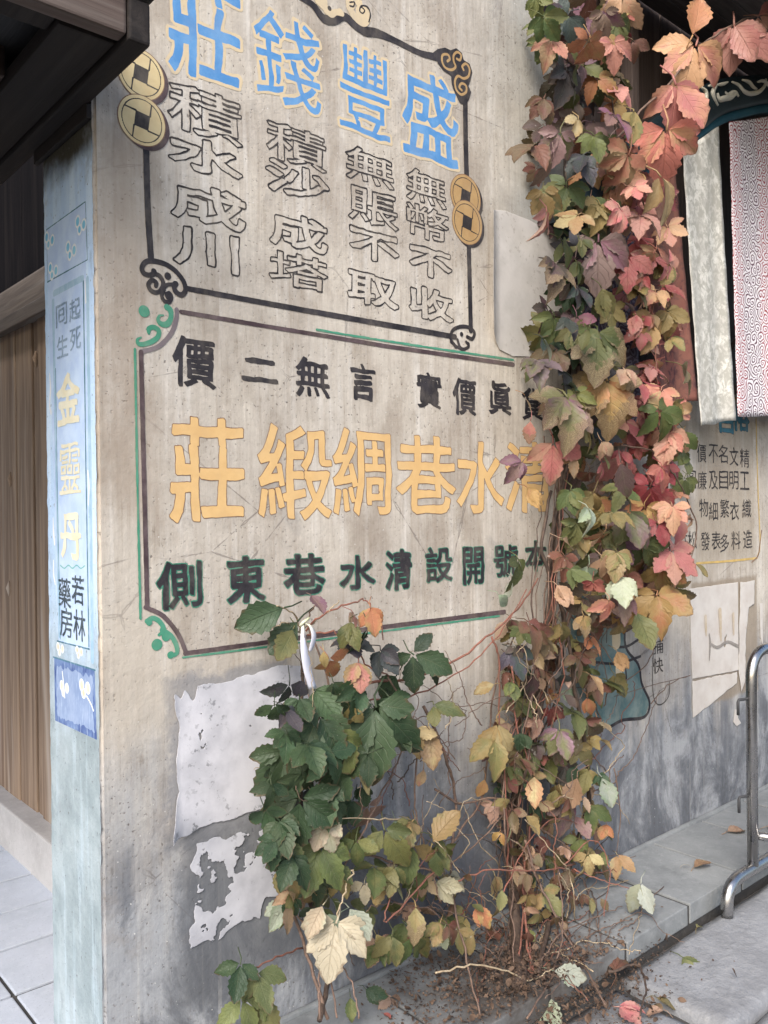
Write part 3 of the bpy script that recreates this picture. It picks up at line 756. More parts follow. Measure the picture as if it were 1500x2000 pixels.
# black scroll, lower left of the upper board
strokes('painted_scroll', MAIN, [
    (q(7.5, 240, 480, [(440, 420), (370, 430), (295, 395), (278, 310), (340, 232), (450, 225), (620, 270), (760, 365), (865, 490), (912, 600), (905, 680), (850, 722), (775, 680), (748, 610), (775, 555)]), 9.5),
    (q(7.5, 240, 480, [(440, 400), (540, 450), (588, 560), (540, 660), (470, 685), (395, 640), (372, 560), (430, 505), (485, 545), (480, 590)]), 8.5),
    (q(7.5, 240, 480, [(600, 610), (660, 570), (760, 570)]), 7),
    (q(7.5, 240, 480, [(600, 640), (565, 735), (610, 815), (680, 825), (708, 755), (675, 695), (635, 715), (650, 760)]), 7.5)], P_BLACK, wall, rough=0.0006,
    dots=[(300, 530, 5.5), (327.3, 539.5, 7), (342, 555, 6)])
strokes('painted_scroll', MAIN, [([(890, 678), (880, 662), (884, 645), (900, 638), (916, 640), (926, 650), (922, 662), (912, 658)], 7), ([(893, 664), (898, 678), (906, 682), (915, 676), (910, 668)], 6), ([(880, 668), (890, 676), (903, 684)], 5)], P_BLACK, wall, dots=[(901, 653, 4.5), (914, 672, 4)], rough=.0005)
# green curls and plum frame of the lower board
strokes('green_curl', MAIN, [
    (q(7.5, 240, 480, [(640, 900), (690, 940), (700, 1050), (650, 1145), (565, 1150), (512, 1090), (535, 1025), (590, 1020)]), [11, 10, 9, 11, 9, 7, 5, 3]),
    (q(7.5, 240, 480, [(375, 1280), (378, 1215), (450, 1195), (520, 1245), (510, 1330), (430, 1400), (310, 1440), (225, 1435), (210, 1375), (265, 1340)]), [6, 9, 9, 9, 9, 10, 9, 8, 6, 3])], P_GREEN, wall, dots=[(281, 608, 11)])
strokes('green_curl', MAIN, [([(286, 1213), (298, 1207), (312, 1215), (320, 1232), (310, 1240)], [8, 9, 9, 8, 5]), ([(316, 1230), (332, 1240), (343, 1258), (345, 1275), (332, 1283)], [9, 8, 9, 8, 6])], P_GREEN, wall, dots=[(306, 1259, 11), (324, 1243, 9), (291, 1216, 6), (333, 1279, 7)])
strokes('plum_frame', MAIN, [(q(7.5, 240, 480, [(785, 935), (785, 1040), (735, 1220), (645, 1360), (500, 1485), (262, 1555)]), 8.5)], P_PLUMD, wall)
strokes('plum_frame', MAIN, [([(353, 609), (500, 634)], 8), ([(500, 634), (760, 677), (1002, 712)], 7.5)], P_PLUM, wall, smooth=False)
strokes('plum_frame', MAIN, [([(275, 688), (279, 860), (287, 1186)], 9), ([(284, 1186), (318, 1203), (347, 1238), (363, 1275)], 8.5), ([(361, 1276), (560, 1249), (760, 1223), (985, 1195)], 8)], P_PLUM, wall)
strokes('green_line', MAIN, [([(263, 682), (268, 950), (274, 1208)], 4.5), ([(357, 1284), (560, 1258), (760, 1231), (975, 1203)], 3.5), ([(618, 644), (760, 667), (1002, 703)], 4)], P_GREEN, wall, res=.0016, rough=0.0016)

def coin(cx, cy, rpx, gold):
    c = MAIN.uv(cx, cy); r = rpx * wpx(MAIN, (cx, cy))
    def disc(name, R, mat, dx=0, dz=0, par=wall):
        return paint(name, MAIN, lambda U, V: np.hypot(U - c[0] - dx, V - c[1] - dz) - R + 0.0012 * fnoise(U, V, 30, 2), (c[0] - R - .02 + dx, c[1] - R - .02 + dz, c[0] + R + .02 + dx, c[1] + R + .02 + dz), mat, par)
    o = disc('painted_coin', r, P_PLUM if gold is P_COIN else P_BLACK, 0.010, -0.007)
    disc('coin_rim', r, P_GOLDL, 0, 0, o); disc('coin_disc', r - 0.0022, gold, 0, 0, o)
    def ringf(U, V):
        d = np.hypot(U - c[0], V - c[1]); D = np.abs(d - r * 0.83) - 0.0014
        s = r * 0.30
        a = math.radians(-8); Ur = (U - c[0]) * math.cos(a) + (V - c[1]) * math.sin(a); Vr = -(U - c[0]) * math.sin(a) + (V - c[1]) * math.cos(a)
        D = np.minimum(D, np.maximum(np.abs(Ur), np.abs(Vr)) - s)
        for k_ in range(4):
            t = k_ * math.pi / 2
            p = np.array([s * math.cos(t) - s * math.sin(t), s * math.sin(t) + s * math.cos(t)])
            e = p + np.array([-math.sin(t), math.cos(t)]) * (r * 0.48)
            D = np.minimum(D, seg_dist(Ur, Vr, p, e, 0.0024, 0.0016))
        return np.where(d > r * 0.86, 1e3, D) + 0.0006 * fnoise(U, V, 50, 2)
    paint('coin_mark', MAIN, ringf, (c[0] - r, c[1] - r, c[0] + r, c[1] + r), P_LINE, o, 0.0016)
coin(275, 145, 50, P_COIN); coin(277, 236, 50, P_COIN)
coin(909, 384, 43, P_COIN2); coin(912, 435, 43, P_COIN2)

# yellow lines and figure on the shop mural
strokes('yellow_line', MAIN, [([(1360, 1100), (1420, 1096), (1478, 1090)], 4), ([(1476, 818), (1480, 960), (1484, 1060), (1478, 1090)], 3.5), ([(1430, 778), (1450, 780)], 4)], P_YELLOW, wall, res=0.003)
strokes('brown_line', MAIN, [([(1487, 1036), (1484, 1060), (1480, 1085), (1468, 1098)], 3)], P_GOLDL, wall, res=0.003)
PP = px_poly(MAIN, [(1110, 1150), (1180, 1180), (1222, 1196), (1221, 1262), (1246, 1298), (1253, 1336), (1268, 1372), (1259, 1400), (1217, 1406), (1195, 1417), (1150, 1400), (1120, 1330)])
fig = paint('painted_figure', MAIN, lambda U, V: poly_sdf(U, V, PP), bbox(PP, .02), P_TEALFIG, wall, 0.003)
strokes('figure_outline', MAIN, [([(1222, 1196), (1221, 1262), (1246, 1298), (1253, 1336), (1268, 1372), (1258, 1400), (1217, 1406), (1193, 1418)], 6), ([(1205, 1264), (1225, 1262), (1245, 1250)], 5), ([(1150, 1292), (1205, 1296), (1250, 1282)], 5), ([(1186, 1190), (1184, 1255)], 3), ([(1221, 1300), (1222, 1338), (1205, 1340)], 4)], P_BLACK, fig, res=.0024)
strokes('cream_strip', MAIN, [([(1202, 1192), (1203, 1255)], 26), ([(1208, 1305), (1208, 1330)], 20)], P_CREAM, fig, res=.003, smooth=False)
strokes('seal_outline', MAIN, [([(1276, 1250), (1274, 1330), (1278, 1368), (1290, 1376), (1305, 1360), (1307, 1330)], 2)], P_LINE, wall, res=.0024)

# ---------------------------------------------------------------- painted panel on the end face
def spoly(name, pts, mat, par=wall, rough=0.0, res=.0022):
    P = px_poly(SIDE, pts); return paint(name, SIDE, lambda U, V: poly_sdf(U, V, P), bbox(P, .01), mat, par, res, None, rough)
base_layer = LAYER[0]
LAYER[0] = 0.00045
spoly('pale_panel', [(91, 450), (167, 394), (176, 1268), (115, 1254)], S_PALE, rough=.003)
spoly('navy_panel', [(106, 1282), (185, 1309), (189.5, 1445), (108, 1407)], S_NAVY)
spoly('washed_panel', [(111, 1300), (180, 1322), (184, 1428), (113, 1398)], S_NAVYL, rough=.012)
strokes('teal_band', SIDE, [([(171, 545), (176, 900), (181, 1290)], 13), ([(104, 590), (110, 900), (117, 1240)], 12)], S_MID, wall, smooth=False)
strokes('teal_band', SIDE, [([(163, 540), (168, 900), (174, 1262)], 5), ([(109, 720), (113, 1000), (118, 1248)], 2.5), ([(112, 1252), (175, 1268)], 3), ([(104, 1283), (186, 1309)], 3)], S_TEAL, wall, smooth=False)
strokes('teal_line', SIDE, [([(91, 449), (167, 394)], 2), ([(93, 551), (170, 508)], 2.2), ([(91, 449), (94, 552)], 1.6), ([(167, 394), (171, 508)], 1.8)], S_TEAL, wall, smooth=False, res=.0016)
strokes('mid_band', SIDE, [([(106, 573), (162, 543)], 12)], S_MID, wall, smooth=False)
strokes('wave_border', SIDE, [([(118, 1104), (126, 1110), (134, 1104), (142, 1110), (150, 1104), (158, 1110), (166, 1105)], 3)], S_GREEN, wall)
strokes('white_blob', SIDE, [([(97, 729), (99, 760), (97, 790), (100, 806)], [3, 7, 6, 8]), ([(172, 920), (174, 950), (173, 985)], [5, 7, 5]), ([(104, 1012), (105, 1040), (107, 1062)], [4, 8, 6]), ([(105, 1095), (105, 1120), (108, 1140)], [4, 7, 5]), ([(166, 542), (167, 565), (168, 590)], [2, 5, 6])], S_WHITE, wall)
def flower(cx, cy, s, rim, core):
    o = strokes('painted_flower', SIDE, [], rim, wall, dots=[(cx - .25 * s, cy - .3 * s, .5 * s), (cx + .25 * s, cy - .05 * s, .5 * s), (cx - .1 * s, cy + .35 * s, .45 * s)])
    strokes('flower_core', SIDE, [], core, o, dots=[(cx - .25 * s, cy - .3 * s, .33 * s), (cx + .25 * s, cy - .05 * s, .33 * s), (cx - .1 * s, cy + .35 * s, .27 * s)])
for a in ((97, 470, 22), (158, 440, 24), (139, 490, 24), (104, 530, 22)): flower(*a, S_WHITE, S_CYAN)
for a in ((118, 1268, 17), (155, 1274, 16)): flower(*a, S_WHITE, S_PEACH)
for a in ((126, 1345, 20), (166, 1345, 24)): flower(*a, S_WHITE, S_PEACH)
strokes('flower_tail', SIDE, [([(122, 1312), (124, 1330), (127, 1362)], 4), ([(170, 1360), (178, 1375), (183, 1388)], 4)], S_WHITE, wall)
LAYER[0] = base_layer

# ================================================================== TORN BILLS (things stuck on the wall)
def sheet(name, pts, mat, label, rough=0.006, holes=0.0, res=0.0022, off=0.003, curl=None, hole_f=22, seed=0.0, thick=0.0006, edge_tear=0.0):
    P = px_poly(MAIN, pts); u0, v0, u1, v1 = bbox(P, 0.012)
    us = np.arange(u0, u1, res); vs = np.arange(v0, v1, res); U, V = np.meshgrid(us, vs)
    D = poly_sdf(U, V, P) + rough * fnoise(U + seed, V, 28, 4)
    if holes: D = np.maximum(D, (fnoise(U + seed, V + seed, hole_f, 5) - (0.5 - holes) - edge_tear * np.clip(1 + D / 0.05, 0, 1)) * 0.02)
    vv, ff = march(D, us, vs, merge=False)
    W3 = []
    for u, v in vv:
        d = off + 0.0012 * float(fnoise(np.array(u), np.array(v), 18, 2))
        if curl: d += curl(u, v)
        W3.append((u, -max(d, off * .6), v))
    o = mesh_obj(name, W3, ff, mat, None, True)
    sm = o.modifiers.new('thickness', 'SOLIDIFY'); sm.thickness = thick; sm.offset = -1
    return tag(o, label, 'poster')
a = MAIN.uv(345, 1500); tip = MAIN.uv(320, 1636)
def curl_big(u, v):
    d1 = max(0.0, (a[0] + 0.012) - u) ; d2 = max(0.0, 0.14 - math.hypot(u - tip[0], v - tip[1]))
    return 0.9 * d1 * d1 / 0.05 * 0.5 + 1.6 * d2 * d2 + 0.0
sheet('peeling_poster', [(338, 1352), (352, 1362), (360, 1345), (375, 1365), (385, 1340), (440, 1330), (480, 1318), (545, 1300), (600, 1300), (600, 1580), (532, 1572), (470, 1594), (420, 1606), (360, 1628), (318, 1641), (336, 1590), (347, 1545), (341, 1490), (350, 1450), (345, 1400)], M_PAPER,
      'large white peeling poster sheet with curled lower left corner on the wall', curl=curl_big, holes=-0.16, hole_f=34, edge_tear=0.22, rough=.009)
sheet('torn_poster', [(385, 1650), (450, 1632), (530, 1612), (600, 1620), (600, 1735), (515, 1752), (508, 1795), (470, 1800), (440, 1822), (400, 1842), (372, 1852), (376, 1790), (388, 1720), (376, 1690)], M_PAPERT,
      'ragged remnant of torn white poster below the large peeling sheet', holes=0.26, hole_f=19, rough=.018, seed=1.7, edge_tear=0.1, res=.0018)
ue = MAIN.uv(958, 560)
def curl_beige(u, v): return 0.75 * max(0.0, ue[0] + 0.05 - u) ** 2 * 8 + (0.02 if v < MAIN.uv(985, 660)[1] else 0) * 0
sheet('beige_poster', [(957, 412), (985, 411), (1032, 430), (1090, 462), (1120, 470), (1120, 700), (1000, 696), (975, 684), (953, 648), (950, 560), (955, 480)], M_PAPERB,
      'beige blank poster with curling left edge half behind the red vine', rough=.003, curl=curl_beige)
sheet('white_poster', [(1345, 1150), (1440, 1137), (1442, 1309), (1351, 1326)], M_PAPERR, 'whole white poster sheet with brown drips right of the vine', rough=.002, holes=-.05, hole_f=9, res=.004, seed=8.0)
wp = bpy.data.objects['white_poster']
P_DRIP = paint_mat('brown_drip', (0.50, 0.40, 0.28), (0.58, 0.50, 0.40), 0.3); P_TEAR = paint_mat('grey_tear', (0.25, 0.225, 0.20), (0.32, 0.29, 0.26), 0.2)
strokes('drip_stain', MAIN, [([(1376, 1205), (1377, 1240)], [9, 5]), ([(1404, 1192), (1406, 1250)], [11, 6]), ([(1430, 1200), (1431, 1238)], [8, 4])], P_DRIP, wp, res=.003, off=.0058, rough=.003)
strokes('tear_mark', MAIN, [([(1383, 1238), (1385, 1258), (1383, 1290)], [3, 6, 2]), ([(1384, 1256), (1400, 1264), (1418, 1253), (1440, 1262)], [4, 6, 5, 6])], P_TEAR, wp, res=.003, off=.0060, rough=.002)
sheet('poster_scrap', [(1351, 1330), (1438, 1313), (1438, 1334), (1400, 1365), (1352, 1402)], M_PAPERR, 'triangular torn scrap of poster under the whole white sheet', rough=.006, res=.004)
sheet('poster_strip', [(1444, 1137), (1472, 1134), (1471, 1180), (1461, 1186), (1455, 1240), (1453, 1330), (1446, 1352), (1441, 1310)], M_PAPERR, 'narrow torn poster strip along the right side of the white sheet', rough=.006, res=.004, off=.0055)
sheet('poster_sliver', [(1482, 1178), (1488, 1178), (1489, 1262), (1484, 1240)], M_PAPERR, 'thin white poster sliver farthest right on the wall', rough=.003, res=.004)
sheet('paper_fleck', [(1434, 1385), (1440, 1386), (1440, 1402), (1446, 1412), (1438, 1418), (1431, 1410)], M_PAPERR, 'tiny white paper fleck stuck below the poster strip', rough=.003, res=.003)

# ================================================================== WOODEN DOOR in the lane
DX = 0.385
door = thing('wooden_door', 'weathered brown plank door with stone sill beside the blue painted wall end', 'door', (0, 0, 0))
def ydoor(px, py): return on_x(px, py, DX)[1]
ys = [WT + 0.0] + [ydoor(p, 1100) for p in (77, 67, 5)]
zl0 = on_x(0, 660, DX)[2]; zl1 = on_x(0, 590, DX)[2]; 
for a, b, d in ((0.30, ydoor(78, 1100), 0.0), (ydoor(78, 1100) + .006, ydoor(66, 1100), 0.010), (ydoor(66, 1100) + .010, ydoor(34, 1100), 0.004), (ydoor(34, 1100) + .004, ydoor(4, 1100), 0.0), (ydoor(4, 1100) + .010, ydoor(4, 1100) + .22, 0.004), (ydoor(4, 1100) + .23, ydoor(4, 1100) + .45, 0.0), (ydoor(4, 1100) + .46, ydoor(4, 1100) + .7, 0.003)):
    box('plank', DX + d, DX + d + 0.03, a, b, 0.06, zl0 + .02, W_DOOR, door, 0.004)
box('backing', DX + .045, DX + .06, 0.3, 8.4, 0.0, zl0 + .02, W_DARK, door, 0)
box('lintel', DX - 0.05, DX + 0.05, 0.30, 8.4, zl0, zl1, W_LINTEL, door, 0.01)
box('lintel_moulding', DX - 0.065, DX - 0.052, 0.30, 8.4, zl0 - .02, zl0 + .035, W_LINTEL, door, 0.004)
for i in range(24):
    box('transom_board', DX + 0.10, DX + 0.13, 0.3 + .34 * i, 0.3 + .34 * i + .335, zl1 - .2, 3.6, W_BLACK, door, 0.004)  # boards close the recess, its darkness painted into their colour
zt = on_x(0, 1562, DX - 0.06)[2]
box('sill', DX - 0.075, DX + 0.044, 0.30, 8.4, -0.02, zt, M_SILL, door, 0.008)
# knots / adzed scars
for px, py in ((20, 935), (18, 1148), (70, 700)):
    p = on_x(px, py, DX - 0.002)
    V, F = tube_data([(DX - .001, p[1], p[2] - .035), (DX - .004, p[1], p[2]), (DX - .001, p[1], p[2] + .03)], [.004, .012, .003], 6)
    mesh_obj('knot', V, F, W_DOOR, door, True)

# ================================================================== CANOPY over the lane
can = thing('wooden_canopy', 'dark timber canopy roof jutting out over the lane at the wall corner', 'canopy')
ZB = 2.36; YT = -0.317
box('side_beam', -0.054, -0.006, YT, 3.2, ZB, ZB + 0.088, W_EAVEY, can, 0.006)
box('side_plate', -0.175, -0.056, YT + .06, 3.2, ZB + 0.012, ZB + 0.05, W_EAVEY, can, 0.006)
box('ledge_board', -0.016, -0.002, 0.002, 0.36, 2.325, ZB - .001, W_EAVEY, can, 0.003)
box('fascia_board', -2.2, -0.056, YT + 0.004, YT + 0.045, ZB + 0.010, ZB + 0.096, W_FASC, can, 0.006)
box('fascia_lip', -2.2, -0.177, YT + 0.046, YT + 0.12, ZB + 0.022, ZB + 0.06, W_EAVEY, can, 0.006)
for y0, z0 in ((0.06, 0.03), (0.62, 0.03), (1.25, 0.03), (1.9, .03)):
    box('cross_beam', -2.2, -0.177, y0, y0 + 0.10, ZB + z0, ZB + z0 + 0.13, W_EAVE, can, 0.007)
for i in range(12):
    box('soffit_board', -0.118 - .178 * (i + 1) + .004, -0.118 - .178 * i, YT + .05, 3.2, ZB + 0.162, ZB + 0.175, W_EAVEY, can, 0.003)
box('post_stub', -0.30, -0.24, 0.20, 0.26, ZB - .02, ZB + .165, W_EAVE, can, 0.006)
box('inner_beam', -0.30, -0.20, 0.30, 3.2, ZB - 0.01, ZB + 0.10, W_EAVEY, can, 0.007)
for i in range(4):
    box('roof_tile', -2.2, 0.004 - .010 * i, YT - 0.012 + .03 * i, 3.2, ZB + 0.098 + (.022 * i if i < 3 else .08), ZB + 0.118 + (.022 * i if i < 3 else .09), W_TILE, can, 0.006)

# ================================================================== SHOP WINDOW right of the vine
FY = 0.13
shop = thing('shop_window', 'dark timber shop window with arched teal lintel and white scroll carving', 'window')
x = OPX
while x < 5.4:
    box('back_board', x, x + 0.175, 0.13, 0.155, OPZ + .005, 4.25, W_DARK, shop, 0.004); x += 0.18
box('window_post', OPX + 0.002, OPX + 0.10, -0.03, 0.12, OPZ + .004, 4.28, W_DARK, shop, 0.008)
box('window_post', on_y(1262, 300)[0], on_y(1262, 300)[0] + .05, 0.06, 0.12, OPZ + .004, 4.28, W_DARK, shop, 0.006)
box('window_sill', OPX + 0.004, 5.4, -0.045, 0.125, OPZ + .002, OPZ + 0.04, W_DARK, shop, 0.006)
p0 = on_y(1415, 690, 0.08); p1 = on_y(1440, 655, 0.08)
V, F = tube_data([tuple(on_y(1380, 740, .1)), tuple(on_y(1520, 560, .1))], .014, 6)
mesh_obj('brace', V, F, W_EAVE, shop, True)
def arch(name, upper, lower, y0, y1, mat, bulge=0.02):
    U_ = catmull([on_y(*p, -FY) for p in upper], 6); L_ = catmull([on_y(*p, -FY) for p in lower], 6)
    n = min(len(U_), len(L_)); V = []; F = []
    K = 8
    for i in range(n):
        for k_ in range(K + 1):
            t = k_ / K; p = U_[i] * (1 - t) + L_[i] * t
            V.append((p[0], y0 - bulge * math.sin(math.pi * t), p[2]))
        V.append((L_[i][0], y1, L_[i][2])); V.append((U_[i][0], y1, U_[i][2]))
    W = K + 3
    for i in range(n - 1):
        for k_ in range(W): F.append((i * W + k_, i * W + (k_ + 1) % W, (i + 1) * W + (k_ + 1) % W, (i + 1) * W + k_))
    F.append(tuple(range(W))); F.append(tuple((n - 1) * W + k_ for k_ in range(W - 1, -1, -1)))
    o = mesh_obj(name, V, F, mat, shop, True)
    return o
def lacquer(name, a, b):
    k = N(name); v = k.coord(); n = k.noise(v, 8, 5, .6); n2 = k.noise(v, 45, 4, .7)
    col = k.mix(k.ramp(n, .35, .7), a, b); col = k.mix(k.math('MULTIPLY', k.ramp(n2, .6, .72), .5), col, (0.10, .10, .09))
    k.bump(n2, .3, .002); return k.done(col, 0.5)
M_TEALD = lacquer('dark_teal_lacquer', (0.008, 0.016, 0.020), (0.013, 0.026, 0.031))
M_TEALL = lacquer('teal_lacquer', (0.02, 0.085, 0.12), (0.03, 0.11, 0.15))
M_SCROLL = lacquer('cream_relief', (0.66, 0.62, 0.48), (0.52, 0.50, 0.42))
UP = [(1095, 430), (1150, 345), (1215, 285), (1290, 225), (1350, 178), (1400, 157), (1450, 151), (1505, 150), (1600, 158), (1700, 180)]
LO = [(1135, 478), (1185, 405), (1240, 348), (1300, 298), (1352, 266), (1402, 228), (1452, 212), (1506, 203), (1600, 206), (1700, 225)]
LO2 = [(1141, 490), (1190, 420), (1246, 363), (1304, 314), (1354, 281), (1404, 246), (1453, 229), (1507, 219), (1600, 222), (1700, 240)]
arch('arch_lintel', UP, LO, -FY - 0.02, -FY + 0.05, M_TEALD, 0.022)
arch('arch_trim', LO, LO2, -FY - 0.004, -FY + 0.04, M_TEALL, 0.004)
def scroll(pts, w):
    P = catmull([on_y(*p, -FY - 0.041) for p in pts], 5)
    n = len(P); rad = [0.5 * w * mpp(P[0]) * (0.45 + 0.75 * math.sin(math.pi * (i + .5) / n)) for i in range(n)]
    V, F = tube_data([tuple(p) for p in P], rad, 6); mesh_obj('scroll_relief', V, F, M_SCROLL, shop, True)
S6 = lambda L: q(5, 1200, 100, L)
for pts, w in ((S6([(740, 610), (820, 580), (885, 500), (895, 400), (850, 350)]), 8), (S6([(920, 340), (985, 330), (960, 400), (975, 470), (1010, 530)]), 8), (S6([(1005, 410), (1020, 470), (1080, 460), (1140, 450), (1190, 415)]), 10), (S6([(1080, 400), (1110, 430), (1170, 400), (1210, 440)]), 8),
               (S6([(1150, 300), (1210, 330), (1260, 390), (1330, 415), (1420, 390), (1470, 330), (1480, 270)]), 8), (S6([(1250, 280), (1310, 300), (1350, 350), (1390, 370)]), 7), (S6([(1400, 300), (1450, 290), (1500, 330), (1560, 400), (1650, 390)]), 7), (S6([(1000, 330), (1060, 320), (1110, 300)]), 6)):
    scroll(pts, w)
# sloping eave boards above the arch
eav = thing('shop_eave', 'grey brown sloping eave boards above the arched teal lintel', 'eave')
for i in range(11):
    y0 = 0.12 - .115 * i
    bm = box_bm(OPX - .1 if i < 1 else 1.95 + .07 * i, 5.5, 0, .112, 0, .02, .003)
    for v_ in bm.verts:
        yy = v_.co.y; v_.co.y = y0 - yy; v_.co.z = v_.co.z + 3.62 - (0.12 - v_.co.y) * 0.28
    bmesh.ops.recalc_face_normals(bm, faces=bm.faces[:])
    bm_obj('eave_board', bm, W_SOFF, eav)

# ================================================================== FABRIC STRIPS hanging under the arch
def fabric_plain():
    k = N('mottled_white_cloth'); v = k.coord(); n = k.noise(v, 26, 6, .72, .5); n2 = k.noise(v, 7, 4)
    col = k.mix(k.ramp(n, .42, .6), (0.44, 0.42, 0.36), (0.75, 0.725, 0.65)); col = k.mix(k.math('MULTIPLY', k.ramp(n2, .42, .62), .55), col, (0.42, .40, .35))
    _, _, z = k.sep(v); k.bump(k.noise(v, 180, 3), .4, .001); return k.done(col, .9)
def fabric_swirl(name, ground, ia, ib, f=11.0):
    k = N(name); v = k.coord(); x, y, z = k.sep(v)
    def curls(scale, turns, width, loc):
        flat = k.add('ShaderNodeCombineXYZ'); k.l.new(x, flat.inputs[0]); k.l.new(z, flat.inputs[1])
        wob = k.add('ShaderNodeVectorMath', operation='MULTIPLY_ADD'); nn = k.add('ShaderNodeTexNoise'); k.l.new(v, nn.inputs['Vector']); nn.inputs['Scale'].default_value = 22.0; nn.inputs['Detail'].default_value = 1.0
        k.l.new(nn.outputs['Color'], wob.inputs[0]); wob.inputs[1].default_value = (.030, .030, 0); k.l.new(flat.outputs[0], wob.inputs[2])
        ad = k.add('ShaderNodeVectorMath', operation='ADD'); k.l.new(wob.outputs[0], ad.inputs[0]); ad.inputs[1].default_value = loc
        cv = k.add('ShaderNodeTexVoronoi', voronoi_dimensions='2D', feature='F1'); k.l.new(ad.outputs[0], cv.inputs['Vector']); cv.inputs['Scale'].default_value = scale; cv.inputs['Randomness'].default_value = .75
        df = k.add('ShaderNodeVectorMath', operation='SUBTRACT'); k.l.new(ad.outputs[0], df.inputs[0]); k.l.new(cv.outputs['Position'], df.inputs[1])
        dx, dy, _ = k.sep(df.outputs[0])
        ang = k.math('DIVIDE', k.math('ARCTAN2', dy, dx), 6.2832)
        ph = k.math('ADD', ang, k.math('MULTIPLY', cv.outputs['Distance'], turns))
        fr = k.math('ABSOLUTE', k.math('SUBTRACT', k.math('FRACT', k.math('ADD', ph, 10.0)), .5))
        return k.ramp(fr, width, width - .07)
    line = k.math('MAXIMUM', curls(19.0, f * .34, .23, (0, 0, 0)), k.math('MULTIPLY', curls(40.0, f * .16, .13, (3.3, 1.7, 0)), 0.0))
    hue = k.ramp(k.math('ADD', k.math('SINE', k.math('ADD', k.math('MULTIPLY', x, 21), k.math('MULTIPLY', k.noise(v, 3, 2), 3))), k.math('MULTIPLY', z, 0.0)), -.3, .5)
    ink = k.mix(hue, ia, ib)
    col = k.mix(line, ground, ink); k.bump(k.noise(v, 200, 2), .35, .001); return k.done(col, .85)
M_CLW = fabric_plain()
M_CLP = fabric_swirl('swirl_print_cloth', (0.76, 0.72, 0.73), (0.30, 0.045, 0.06), (0.10, 0.035, 0.06))
M_CLV = fabric_swirl('dark_swirl_cloth', (0.05, 0.034, 0.05), (0.16, 0.145, 0.16), (0.11, 0.10, 0.13), 8)
k = N('red_brown_cloth'); v = k.coord(); n = k.noise(v, 22, 6, .7, .6); n2 = k.noise(v, 5, 4)
col = k.mix(k.ramp(n, .46, .58), (0.20, 0.072, 0.055), (0.075, 0.03, 0.035)); col = k.mix(k.math('MULTIPLY', k.ramp(n2, .45, .6), .5), col, (0.27, .13, .09)); k.bump(k.noise(v, 180, 2), .3, .001)
M_CLR = k.done(col, .88)
def cloth(name, tl, tr, bl, br, mat, label, yoff=0.0, amp=0.010, seed=0):
    nx, ny = 18, 48; V = []; F = []
    A, B, C_, D = [on_y(*p, -FY - yoff) for p in (tl, tr, bl, br)]
    ph = random.uniform(0, 6)
    for j in range(ny + 1):
        t = j / ny
        for i in range(nx + 1):
            s = i / nx
            p = (A * (1 - s) + B * s) * (1 - t) + (C_ * (1 - s) + D * s) * t
            fold = amp * (0.4 + t) * math.sin(s * 5.2 + ph + t * .8) + .004 * math.sin(s * 11 + ph * 2 + t * 2)
            edge = .0025 * math.sin(t * 40 + ph) * (1 if i in (0, nx) else 0)
            zz = p[2] + (0.004 * math.sin(s * 9 + ph) if j == ny else 0)
            V.append((p[0] + edge, p[1] - fold - .03 * t * t * 0.4, zz))
    for j in range(ny):
        for i in range(nx):
            a = j * (nx + 1) + i; F.append((a, a + nx + 1, a + nx + 2, a + 1))
    o = mesh_obj(name, V, F, mat, None, True)
    sm = o.modifiers.new('thickness', 'SOLIDIFY'); sm.thickness = .0015
    return tag(o, label, 'fabric strip', 'fabric strips hanging under the arch')
cloth('fabric_strip', (1118, 470), (1236, 372), (1133, 852), (1243, 846), M_CLV, 'dark purple patterned fabric strip behind the vine', -.01)
cloth('fabric_strip', (1234, 376), (1317, 306), (1285, 800), (1353, 783), M_CLR, 'red brown mottled fabric strip between the vine and the white strip', .006)
cloth('fabric_strip', (1331, 296), (1405, 246), (1358, 833), (1429, 822), M_CLW, 'mottled white fabric strip hanging from the teal arch', .012)
cloth('fabric_strip', (1424, 238), (1562, 220), (1443, 812), (1584, 816), M_CLP, 'white fabric strip with red and purple swirl print', .016)

# ================================================================== STEEL RACK on the road
f0_ = on_z(1420, 1790, ROAD_Z); RY = f0_[1]; RX = f0_[0]; RR = 0.0215
rack = thing('steel_rack', 'polished tubular steel bicycle rack standing by the kerb', 'bicycle rack', (RX, RY, ROAD_Z))
def rk(px, py): p = on_y(px, py, RY); return (p[0] - RX, 0.0, p[2] - ROAD_Z)
def arc_pts(p0, p1, p2, n=8):                                # rounded elbow
    p0, p1, p2 = map(np.array, (p0, p1, p2)); return [tuple((1 - t) ** 2 * p0 + 2 * t * (1 - t) * p1 + t * t * p2) for t in [i / n for i in range(n + 1)]]
zr = rk(1500, 1678)[2]
foot = [(0, 0, 0), (0, 0, zr - .085)] + arc_pts((0, 0, zr - .08), (0, 0, zr), (.10, 0, zr), 10) + [(.5, 0, zr), (1.5, 0, zr)] + arc_pts((1.5, 0, zr), (1.6, 0, zr), (1.6, 0, zr - .08), 10) + [(1.6, 0, 0)]
tube('base_tube', foot, RR, M_STEEL, rack, 16)
pz = rk(1462, 1300)[2]; ptop = rk(1500, 1266)[2] - .0; px_ = rk(1470, 1640)[0]
for i in range(4):
    x0 = px_ + .40 * i
    hoop = [(x0, 0, zr + RR * .5), (x0, 0, ptop - .12)] + arc_pts((x0, 0, ptop - .11), (x0, 0, ptop), (x0 + .11, 0, ptop), 10) + arc_pts((x0 + .13, 0, ptop), (x0 + .24, 0, ptop), (x0 + .24, 0, ptop - .11), 10) + [(x0 + .24, 0, zr + RR * .5)]
    tube('hoop', hoop, RR * .92, M_STEEL, rack, 16)
zz = rk(1478, 1628)[2]
